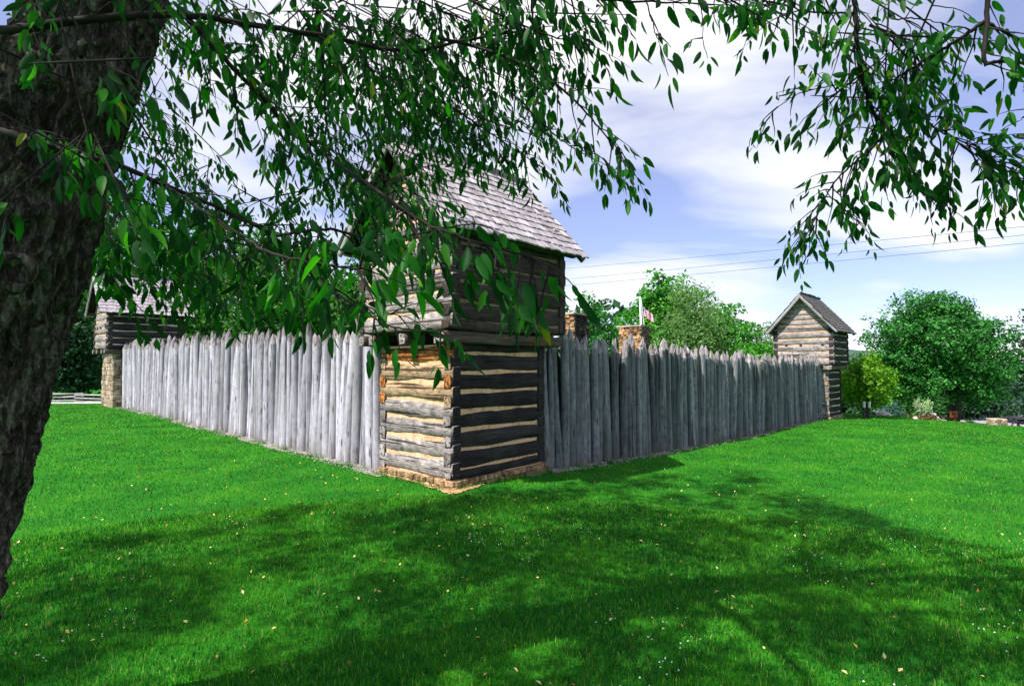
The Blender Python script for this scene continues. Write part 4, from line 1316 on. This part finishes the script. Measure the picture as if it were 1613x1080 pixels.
def branch(poly, r0, r1, n_tw, tw_len, leaf, name='branch', start=0.1, droop=.10, gap=.029, out=None):
    pts3 = [at(*q) if len(q) == 3 else Vector(q[:3]) for q in poly]
    pts = catmull(pts3)
    pts = [q + Vector((rl.gauss(0, 1), rl.gauss(0, 1), rl.gauss(0, 1))) * .0016 for q in pts]
    mb = MB()
    n = len(pts)
    mb.tube(pts, [r0 + (r1 - r0) * i / (n - 1) for i in range(n)], 7)
    for k in range(n_tw):
        u = start + (1 - start) * (k + rl.random()) / n_tw
        i = min(n - 2, int(u * (n - 1)))
        t = (pts[i + 1] - pts[i]).normalized()
        lat = t.cross(Vector((rl.gauss(0, 1), rl.gauss(0, 1), rl.gauss(0, 1)))).normalized()
        d = t * rl.uniform(.2, .9) + lat * rl.uniform(.5, 1.0) + Vector((0, 0, rl.uniform(-.5, .15)))
        twig(mb, pts[i], d, rl.uniform(*tw_len), leaf, .0035, gap, droop)
    if n_tw: twig(mb, pts[-1], pts[-1] - pts[-2], tw_len[1] * .8, leaf, max(r1, .002), gap, droop, 0)
    me = mb.mesh(name, [M['bark_twig']], True)
    me.transform(Matrix.Translation(-Vector(TB)))
    link(name, me, cherry)

# long branches that cross the picture, listed by where they run and how far away they are
branch([(-120, 55, 2.1), (0, 48, 1.9), (120, 33, 1.85), (230, 24, 1.9), (300, 24, 2.0), (385, 38, 2.1), (500, 55, 2.25), (600, 76, 2.4), (660, 80, 2.5), (720, 66, 2.6), (800, 52, 2.6)], .016, .006, 34, (.22, .42), .085)
branch([(292, 26, 2.0), (345, 85, 2.1), (410, 150, 2.2), (450, 195, 2.3), (520, 250, 2.4), (590, 300, 2.5), (650, 345, 2.6)], .011, .004, 30, (.2, .36), .085)
branch([(-60, 190, 1.95), (0, 205, 1.85), (60, 224, 1.8), (180, 258, 1.9), (260, 292, 2.0), (350, 330, 2.1), (430, 372, 2.1), (485, 425, 2.05)], .013, .005, 32, (.18, .36), .088, start=.22)
branch([(495, -60, 2.6), (500, 10, 2.6), (507, 80, 2.6), (512, 150, 2.65)], .010, .005, 8, (.2, .35), .085)
branch([(485, 425, 2.05), (560, 475, 2.0), (600, 490, 2.0), (645, 500, 2.0)], .004, .0015, 6, (.10, .2), .085)
branch([(262, 293, 2.0), (340, 345, 1.7), (400, 385, 1.5), (450, 405, 1.36), (490, 412, 1.32), (540, 420, 1.3), (580, 425, 1.3)], .005, .002, 10, (.08, .18), .085, start=.4)
branch([(430, 372, 2.1), (475, 365, 1.95), (520, 362, 1.8), (590, 375, 1.75), (650, 370, 1.7), (720, 355, 1.6)], .006, .003, 10, (.12, .24), .085)
# large leaves close to the lens
branch([(500, 236, 2.38), (550, 270, 1.95), (600, 305, 1.6), (660, 345, 1.5), (720, 372, 1.42), (780, 390, 1.38), (830, 404, 1.36), (868, 420, 1.34)], .006, .002, 14, (.09, .16), .090, start=.35, droop=.16)
branch([(640, 325, 1.53), (655, 365, 1.5), (690, 410, 1.45), (735, 425, 1.4), (790, 432, 1.38)], .004, .002, 7, (.08, .15), .090, droop=.16)
branch([(485, 425, 2.05), (520, 455, 1.85), (560, 482, 1.7), (610, 512, 1.65), (660, 520, 1.6), (700, 522, 1.58)], .004, .002, 6, (.06, .12), .078, droop=.16)
# spray hanging out to the right of the roof
branch([(690, 60, 2.5), (770, 80, 2.4), (850, 115, 2.3), (905, 158, 2.3), (955, 215, 2.3), (985, 248, 2.3)], .008, .002, 20, (.14, .28), .078, start=.15)
branch([(800, 140, 2.5), (850, 190, 2.45), (890, 225, 2.4), (950, 258, 2.4)], .005, .0015, 8, (.12, .22), .076)
branch([(640, 130, 3.0), (720, 175, 3.0), (780, 215, 3.0), (850, 262, 3.1)], .007, .002, 14, (.2, .34), .085)
# along the top edge
branch([(800, -40, 2.0), (880, -10, 2.0), (960, 0, 2.0), (1050, 4, 2.0), (1130, 8, 2.05)], .007, .002, 11, (.08, .2), .088, droop=.13)
branch([(700, -20, 2.3), (780, 20, 2.3), (860, 55, 2.3), (930, 70, 2.35)], .006, .002, 14, (.14, .28), .085)
branch([(1000, -50, 1.7), (1020, 10, 1.7), (1032, 50, 1.7), (1040, 75, 1.7)], .003, .001, 2, (.05, .09), .085)
branch([(1090, -30, 2.0), (1105, 20, 2.0), (1108, 65, 2.0)], .003, .001, 2, (.06, .1), .07)
# the boughs hanging down at upper right
branch([(1340, -90, 2.1), (1346, 0, 2.1), (1352, 80, 2.1), (1362, 140, 2.15), (1388, 205, 2.2), (1392, 216, 2.2)], .011, .005, 32, (.16, .36), .080)
branch([(1392, 214, 2.2), (1360, 245, 2.2), (1325, 275, 2.2), (1302, 306, 2.2), (1288, 335, 2.2), (1274, 362, 2.2)], .005, .0015, 22, (.12, .26), .070, start=.2)
branch([(1300, 300, 2.2), (1335, 335, 2.2), (1360, 355, 2.25)], .002, .001, 5, (.08, .16), .064)
branch([(1370, 40, 2.15), (1420, 60, 2.15), (1440, 90, 2.2), (1440, 150, 2.25), (1470, 200, 2.25), (1520, 225, 2.25), (1580, 260, 2.25)], .006, .002, 40, (.14, .32), .074)
branch([(1350, 130, 2.15), (1310, 135, 2.15), (1260, 148, 2.15), (1222, 172, 2.2), (1206, 195, 2.2)], .003, .001, 8, (.08, .16), .066)
branch([(1345, 20, 2.1), (1290, 20, 2.1), (1240, 10, 2.1), (1200, 0, 2.1)], .004, .002, 16, (.10, .26), .078)
branch([(1555, -80, 1.9), (1556, 20, 1.9), (1551, 95, 1.9), (1575, 97, 1.9), (1640, 102, 1.9)], .009, .005, 6, (.12, .22), .075)
branch([(1558, 30, 1.9), (1520, 55, 1.95), (1480, 80, 2.0), (1440, 105, 2.05), (1400, 130, 2.1)], .008, .003, 12, (.12, .26), .076)
branch([(1558, 38, 1.9), (1600, 60, 1.9), (1660, 100, 1.9)], .006, .004, 6, (.1, .2), .076)
branch([(1480, 200, 2.25), (1530, 240, 2.25), (1580, 265, 2.25), (1630, 300, 2.3)], .004, .0015, 22, (.12, .30), .072)
branch([(1400, 215, 2.2), (1430, 250, 2.2), (1450, 300, 2.2), (1500, 330, 2.2)], .003, .001, 8, (.08, .18), .066)
branch([(1660, 150, 2.0), (1625, 175, 2.0), (1605, 190, 2.0)], .004, .001, 3, (.08, .14), .07)
branch([(1410, 30, 2.1), (1450, 30, 2.1), (1480, 36, 2.1), (1510, 50, 2.1)], .003, .001, 3, (.06, .12), .07)

def filler(x0, x1, y0, y1, Y0, Y1, n, tw_len, leaf, per=3, name='branchlet'):
    for k in range(n):
        mb = MB()
        Y = rl.uniform(Y0, Y1)
        p = at(rl.uniform(x0, x1), rl.uniform(y0, y1), Y)
        d0 = Vector((rl.uniform(-.2, 1.0), rl.uniform(-.6, .6), rl.uniform(-.55, .1))).normalized()
        L = rl.uniform(.35, .7)
        pts = [p - d0 * L * .4 + Vector((0, 0, .05)), p, p + d0 * L * .5 - Vector((0, 0, .06))]
        pts = catmull(pts, 4)
        mb.tube(pts, [.0012 + .0028 * math.sin(math.pi * (i + .3) / len(pts)) for i in range(len(pts))], 5)
        for j in range(per):
            i = rl.randrange(1, len(pts) - 1)
            dd = d0 * rl.uniform(.2, .8) + Vector((rl.gauss(0, .6), rl.gauss(0, .6), rl.uniform(-.6, .1)))
            twig(mb, pts[i], dd, rl.uniform(*tw_len), leaf, .003, .030, .11)
        twig(mb, pts[-1], pts[-1] - pts[-2], tw_len[0], leaf, .0025, .030, .11, 0)
        me = mb.mesh(name, [M['bark_twig']], True)
        me.transform(Matrix.Translation(-Vector(TB)))
        link(name, me, cherry)

filler(190, 330, -20, 300, 3.6, 5.6, 34, (.2, .4), .085)
filler(420, 640, 20, 300, 3.2, 5.2, 50, (.2, .4), .085)
filler(590, 830, 40, 235, 2.8, 4.6, 46, (.2, .4), .085)
filler(540, 690, 230, 350, 3.2, 5.0, 18, (.2, .38), .085)
filler(140, 470, 290, 430, 2.6, 4.2, 44, (.18, .36), .085)
filler(0, 170, 80, 320, 1.5, 1.85, 7, (.14, .26), .085)
filler(300, 760, -30, 60, 2.2, 3.8, 30, (.2, .4), .085)
filler(740, 960, -30, 60, 2.1, 3.0, 14, (.14, .3), .085)
filler(330, 480, 60, 180, 3.4, 5.2, 7, (.2, .35), .085, 2)
filler(160, 330, 420, 460, 2.8, 3.8, 4, (.12, .24), .085, 2)
filler(1300, 1480, -40, 160, 2.0, 2.6, 10, (.14, .3), .08, 2)
filler(1060, 1330, -60, 5, 2.0, 2.6, 8, (.10, .2), .08, 2)

# main limbs from the trunk out over the lawn
mb = MB()
for p0, p1, r0, r1 in [((-1.58, 2.28, 4.0), (.4, 2.0, 4.6), .10, .05), ((.4, 2.0, 4.6), (1.35, 2.05, 3.7), .05, .02), ((.4, 2.0, 4.6), (2.0, 1.9, 3.9), .05, .02),
                       ((-1.4, 2.2, 5.0), (-4.2, 2.4, 6.8), .11, .03), ((-1.3, 2.1, 5.4), (1.2, 1.4, 7.2), .10, .03), ((-1.1, 1.9, 6.2), (-.6, 4.0, 7.9), .08, .02),
                       ((-1.4, 2.2, 5.0), (-2.6, -.6, 7.2), .10, .03), ((-.8, 1.6, 7.4), (2.6, 2.6, 8.2), .06, .02), ((-1.77, 2.3, 3.5), (-2.5, 1.9, 3.3), .05, .02), ((-1.3, 2.1, 5.4), (.5, 3.6, 6.6), .07, .02)]:
    limb(mb, p0, p1, r0 * .6, r1 * .6, rl, 8, .06, 8)
me = mb.mesh('limb', [M['bark_far']], True); me.transform(Matrix.Translation(-Vector(TB)))
link('limb', me, cherry)

# leaf shape: folded along the midrib, pointed, drooping
vst = [0, .12, .36, .64, .86, 1.0]; hw = [0, .110, .168, .138, .064, 0]
tv = []
for v_ in vst: tv.append((0, v_, -.16 * v_ * v_))
for s_ in (-1, 1):
    for j in range(1, 5): tv.append((s_ * hw[j], vst[j], -.16 * vst[j] ** 2 + .055 * (hw[j] / .168)))
tv = np.array(tv)
tf = []
for s_, b in ((0, 6), (1, 10)):
    q = [(0, b, 1), (1, b, b + 1), (1, b + 1, 2), (2, b + 1, b + 2), (2, b + 2, 3), (3, b + 2, b + 3), (3, b + 3, 4), (4, b + 3, 5)]
    tf += [t_[::-1] if s_ == 0 else t_ for t_ in q]
tf = np.array(tf)
LP = np.array([l[0] for l in LEAVES]); LD = np.array([l[1] for l in LEAVES]); LN = np.array([l[2] for l in LEAVES]); LL = np.array([l[3] for l in LEAVES])
LX = np.cross(LD, LN)
pxs, pys, fw = project(LP + LD * LL[:, None] * .5)
vis = (fw > .3) & (pxs > 0) & (pxs < PW) & (pys > 0) & (pys < PH)
scr = np.where(vis, LL / np.maximum(fw, .3), 0)
order = np.argsort(-scr)
big_i, rest = order[:300], order[300:]
leaf_me = []
for k in range(5):
    q = tv * np.array([rl.uniform(.85, 1.12), 1, 1]); q[:, 2] *= rl.uniform(.3, 1.8); q[:, 0] += .07 * (k - 2) * q[:, 1] ** 2
    leaf_me.append(mesh_np('leaf', q, tf, [M['cherry_leaf_single']], True))
for j in big_i:
    Mx = Matrix(((LX[j][0], LD[j][0], LN[j][0], 0), (LX[j][1], LD[j][1], LN[j][1], 0), (LX[j][2], LD[j][2], LN[j][2], 0), (0, 0, 0, 1)))
    Mx = Matrix.Translation(Vector(LP[j]) - TB) @ Mx @ Matrix.Scale(LL[j], 4)
    link('leaf', leaf_me[int(j) % 5], cherry, Mx)
R = np.stack([LX[rest], LD[rest], LN[rest]], 2) * LL[rest][:, None, None]
tvv = np.repeat(tv[None], len(rest), 0)
tvv[:, :, 2] *= rng.uniform(.3, 1.9, (len(rest), 1)); tvv[:, :, 0] *= rng.uniform(.85, 1.15, (len(rest), 1))
V = np.einsum('nij,nkj->nki', R, tvv) + LP[rest][:, None, :] - np.array(TB)
Fc = (np.arange(len(rest))[:, None, None] * len(tv) + tf[None]).reshape(-1, 3)
o = link('foliage', mesh_np('foliage', V.reshape(-1, 3), Fc, [M['cherry_leaf']], True), cherry)
o['kind'] = 'stuff'

# the rest of the crown, above and behind the camera: it throws the dappled shade on the lawn
edge_px = [(-500, 1010), (0, 905), (150, 855), (280, 828), (450, 806), (640, 792), (760, 776), (880, 760), (1000, 752), (1130, 738), (1230, 730), (1330, 744), (1450, 762), (1613, 788), (1900, 842), (2300, 1150)]
def ground_hit(px, py):
    g = 0.0
    for _ in range(6):
        a_, b_ = at(px, py, 1.0), at(px, py, 2.0)
        d = b_ - a_
        t_ = (g - a_.z) / d.z
        q = a_ + d * t_
        g = gz(q.x, q.y)
    return q
edge = [ground_hit(*e) for e in edge_px]
ex_ = np.array([e.x for e in edge]); ey_ = np.array([e.y for e in edge])
rgc = np.random.default_rng(303)
def vnoise(X, Y, s, seed):
    return np.array([mnoise.noise(Vector((x * s + seed, y * s, seed * 1.7))) for x, y in zip(X, Y)])
n_ = 9000
Gx = rgc.uniform(-6.5, 10.5, n_); Gy = rgc.uniform(1.2, 11.0, n_)
top_y = np.interp(Gx, ex_, ey_)
nv_ = .6 * vnoise(Gx, Gy, .9, 3.0) + .9 * vnoise(Gx, Gy, 3.6, 8.0)
keep = (Gy < top_y - .05 + .5 * vnoise(Gx, Gy, 1.3, 5.0)) & (nv_ > -.04 - .22 * ss(3.5, 6.0, Gx) + .14 * ss(-1.5, -4.5, Gx) * ss(6, 3, Gy))
Gx, Gy = Gx[keep], Gy[keep]
hz_ = rgc.uniform(5.6, 9.4, len(Gx))
cp = np.stack([Gx, Gy, ground(Gx, Gy)], -1) + np.array(TO_SUN)[None] * (hz_ / TO_SUN.z)[:, None]
per = 16
P = np.repeat(cp, per, 0) + rgc.normal(size=(len(cp) * per, 3)) * .11
pxs, pys, fw = project(P)
infr = (fw > 0) & (pxs > -40) & (pxs < PW + 40) & (pys > -45)
P = P[~infr]
N = rgc.normal(size=(len(P), 3)) + np.array([0, 0, 1.0])
V, Fc = leaf_cards(P - np.array(TB), N, .115, rgc, .45)
o = link('upper_crown', mesh_np('upper_crown', V, Fc, [M['cherry_leaf']]), cherry)
o['kind'] = 'stuff'
print('cherry leaves', len(LEAVES), 'upper', len(P))

# ------------------------------------------------------------------ lawn
rgg = np.random.default_rng(8)
def sample_polar(n, r0, r1, power, amax=.93):
    u = rgg.uniform(0, 1, n)
    e = power
    r = (r0 ** e + u * (r1 ** e - r0 ** e)) ** (1 / e)
    a = rgg.uniform(-amax, amax, n)
    return r * np.sin(a), r * np.cos(a), r
def lawn_ok(X, Y):
    a, b = fort_inv(X, Y)
    ok = ~((a > -.04) & (b > -.04) & (a < 22) & (b < 21.2))
    edge_l = np.array(.08 + .07 * np.sin(b * 1.3) + .05 * np.sin(b * 3.7 + 1) + .03 * np.sin(b * 9.1))
    edge_r = np.array(.06 + .07 * np.sin((a + 4) * 1.3) + .05 * np.sin((a + 4) * 3.7 + 1) + .03 * np.sin((a + 4) * 9.1))
    jl = rgg.uniform(0, .10, len(X))
    ok &= ~((a > -edge_l - .02 + jl) & (a < .1) & (b > 1.7) & (b < 21))
    ok &= ~((b > -edge_r + jl * .7) & (b < .1) & (a > 2.0) & (a < 22))
    # bare patch at the blockhouse corner
    dcor = np.hypot(np.clip(-a, -9, 9), np.clip(-b, -9, 9))
    s_ = np.where(a < 0, -np.clip(b, 0, 9), np.clip(a, 0, 9))
    w_ = .06 + .24 * np.exp(-(s_ / .5) ** 2) + .04 * np.sin(s_ * 6) + .03 * np.sin(s_ * 15 + 1)
    da = np.clip(-a, 0, None); db = np.clip(-b, 0, None)
    dist = np.hypot(da, db)
    ok &= ~((dist < w_ * rgg.uniform(.15, 1.05, len(X))) & (a < 2.2) & (b < 1.9))
    # far blockhouses
    ok &= ~((a > 19.6) & (a < 21.8) & (b > -.22) & (b < 1.6))
    ok &= ~((a > -.24) & (a < 1.9) & (b > 19.0) & (b < 21))
    ok &= np.hypot(X + 2.6, Y - 2.33) > .40
    ok &= ~((X > 7) & (Y > 33)) & ~((X < -15.4) & (Y > 22.3) & (Y < 28.1))
    return ok

def blades(n, r0, r1, power, seg, h0, h1, name, wk):
    X, Y, r = sample_polar(n, r0, r1, power)
    ok = lawn_ok(X, Y)
    X, Y, r = X[ok], Y[ok], r[ok]
    n = len(X)
    tuft = .75 + .5 * rgg.uniform(0, 1, n)
    h = rgg.uniform(h0, h1, n) * tuft
    w = np.maximum(.0042, wk * r) * rgg.uniform(.7, 1.3, n)
    az = rgg.uniform(0, 2 * math.pi, n); lean = np.abs(rgg.normal(.35, .32, n))
    fz = rgg.uniform(0, 2 * math.pi, n)
    base = np.stack([X, Y, ground(X, Y) - .003], -1)
    lx, ly = np.cos(az), np.sin(az)
    side = np.stack([np.cos(fz), np.sin(fz), np.zeros(n)], -1) * (w / 2)[:, None]
    tip = base + np.stack([lx * np.sin(lean), ly * np.sin(lean), np.cos(lean)], -1) * h[:, None]
    if seg == 1:
        V = np.stack([base - side, base + side, tip], 1).reshape(-1, 3)
        Fc = np.arange(3 * n).reshape(-1, 3)
        return [V], [Fc]
    mid = base + np.stack([lx * np.sin(lean * .5), ly * np.sin(lean * .5), np.cos(lean * .5)], -1) * (h * .58)[:, None]
    V = np.stack([base - side, base + side, mid + side * .8, mid - side * .8, tip], 1).reshape(-1, 3)
    i = np.arange(n)[:, None] * 5
    return [V], [i + np.array([[0, 1, 2, 3]]), i + np.array([[3, 2, 4]])]

V1, F1 = blades(230000, 1.7, 7.5, 1.3, 2, .022, .055, 'near', .0010)
V2, F2 = blades(330000, 7.0, 30.0, .75, 1, .022, .05, 'far', .0011)
# longer untrimmed blades against the posts and the footing
def edge_blades(n):
    t_ = 1.6 + 17.5 * rgg.uniform(0, 1, n) ** 1.3
    which = rgg.uniform(0, 1, n) < .5
    d_ = -np.abs(rgg.normal(.02, .10, n)) - .0
    clump = np.sin(t_ * 5.1 + 1) + np.sin(t_ * 12.7) + .8 * np.sin(t_ * 31.0 + 2)
    k_ = clump > rgg.uniform(-.6, 1.8, n)
    t_, which, d_ = t_[k_], which[k_], d_[k_]
    a = np.where(which, d_, t_ + .45); b = np.where(which, t_, d_ - .0)
    # round the corner of the near blockhouse
    m = rgg.uniform(0, 1, len(a)) < .10
    s_ = rgg.uniform(-1.8, 2.1, len(a)); dd = -.09 - np.abs(rgg.normal(0, .05, len(a)))
    a = np.where(m, np.where(s_ < 0, dd, s_), a); b = np.where(m, np.where(s_ < 0, -s_, dd), b)
    X = C0.x + AD.x * a + BD.x * b; Y = C0.y + AD.y * a + BD.y * b
    n = len(X)
    h = rgg.uniform(.05, .13, n); w = .007 * rgg.uniform(.7, 1.3, n)
    az = rgg.uniform(0, 6.28, n); lean = np.abs(rgg.normal(.3, .25, n)); fz = rgg.uniform(0, 6.28, n)
    base = np.stack([X, Y, ground(X, Y)], -1)
    side = np.stack([np.cos(fz), np.sin(fz), np.zeros(n)], -1) * (w / 2)[:, None]
    tip = base + np.stack([np.cos(az) * np.sin(lean), np.sin(az) * np.sin(lean), np.cos(lean)], -1) * h[:, None]
    return np.stack([base - side, base + side, tip], 1).reshape(-1, 3)
VE = edge_blades(16000)
V2[0] = np.concatenate([V2[0], VE]); F2[0] = np.arange(len(V2[0])).reshape(-1, 3)
off = len(V1[0])
o = link('grass', mesh_np('grass', np.concatenate([V1[0], V2[0]]), [np.concatenate([F1[1], F2[0] + off]), F1[0]], [M['grass_blade']]))
tag(o, 'short mown bright green grass covering the lawn', 'grass', kind='stuff')

# fallen leaves and clover heads scattered on the turf
X, Y, r = sample_polar(520, 2.0, 11.0, 1.0)
ok = lawn_ok(X, Y); X, Y = X[ok], Y[ok]
P = np.stack([X, Y, ground(X, Y) + .036 + rgg.uniform(0, .012, len(X))], -1)
N = rgg.normal(size=(len(X), 3)) * .55 + np.array([0, -.2, 1.0])
V, Fc = leaf_cards(P, N, .030, rgg, .6)
o = link('fallen_leaves', mesh_np('fallen_leaves', V, Fc, [M['fallen_leaf']]))
tag(o, 'scattered small yellow and orange fallen leaves on the lawn', 'fallen leaves', kind='stuff')
X, Y, r = sample_polar(2600, 2.0, 7.0, 1.3)
ok = lawn_ok(X, Y) & (vnoise(X, Y, 1.1, 2.0) + .45 * ss(-1, 1.0, X) * ss(6, 3.5, Y) > .42)
X, Y = X[ok], Y[ok]
P = np.stack([X, Y, ground(X, Y) + .045], -1)
Vs, Fs = [], []
oct_v = np.array([(1, 0, 0), (-1, 0, 0), (0, 1, 0), (0, -1, 0), (0, 0, 1), (0, 0, -1)]) * .0055
oct_f = np.array([(0, 2, 4), (2, 1, 4), (1, 3, 4), (3, 0, 4), (2, 0, 5), (1, 2, 5), (3, 1, 5), (0, 3, 5)])
V = (P[:, None, :] + oct_v[None] * rgg.uniform(.6, 1.2, (len(P), 1, 1))).reshape(-1, 3)
Fc = (np.arange(len(P))[:, None, None] * 6 + oct_f[None]).reshape(-1, 3)
o = link('clover_flowers', mesh_np('clover_flowers', V, Fc, [M['clover']]))
tag(o, 'tiny white clover heads dotted through the grass', 'flowers', kind='stuff')

# loose gravel along the palisades
mbg = MB(); rnd = random.Random(66)
gv, gf = [], []
for i in range(1500):
    t_ = 1.8 + 17 * rnd.random() ** 1.6
    if i % 2 == 0: X, Y = fort(-rnd.uniform(-.02, .24), t_)
    else: X, Y = fort(t_ + .3, -rnd.uniform(-.02, .20))
    s_ = rnd.uniform(.010, .024)
    gv.append((np.array([X, Y, gz(X, Y) + .012 + s_ * .4]), s_))
P = np.array([g[0] for g in gv]); S = np.array([g[1] for g in gv])
V = (P[:, None, :] + (oct_v / .0055)[None] * S[:, None, None] * rgg.uniform(.5, 1.0, (len(P), 6, 1))).reshape(-1, 3)
Fc = (np.arange(len(P))[:, None, None] * 6 + oct_f[None]).reshape(-1, 3)
o = link('loose_gravel', mesh_np('loose_gravel', V, Fc, [M['gravel_stone']]))
tag(o, 'loose grey gravel along the foot of the palisades', 'gravel', kind='stuff')
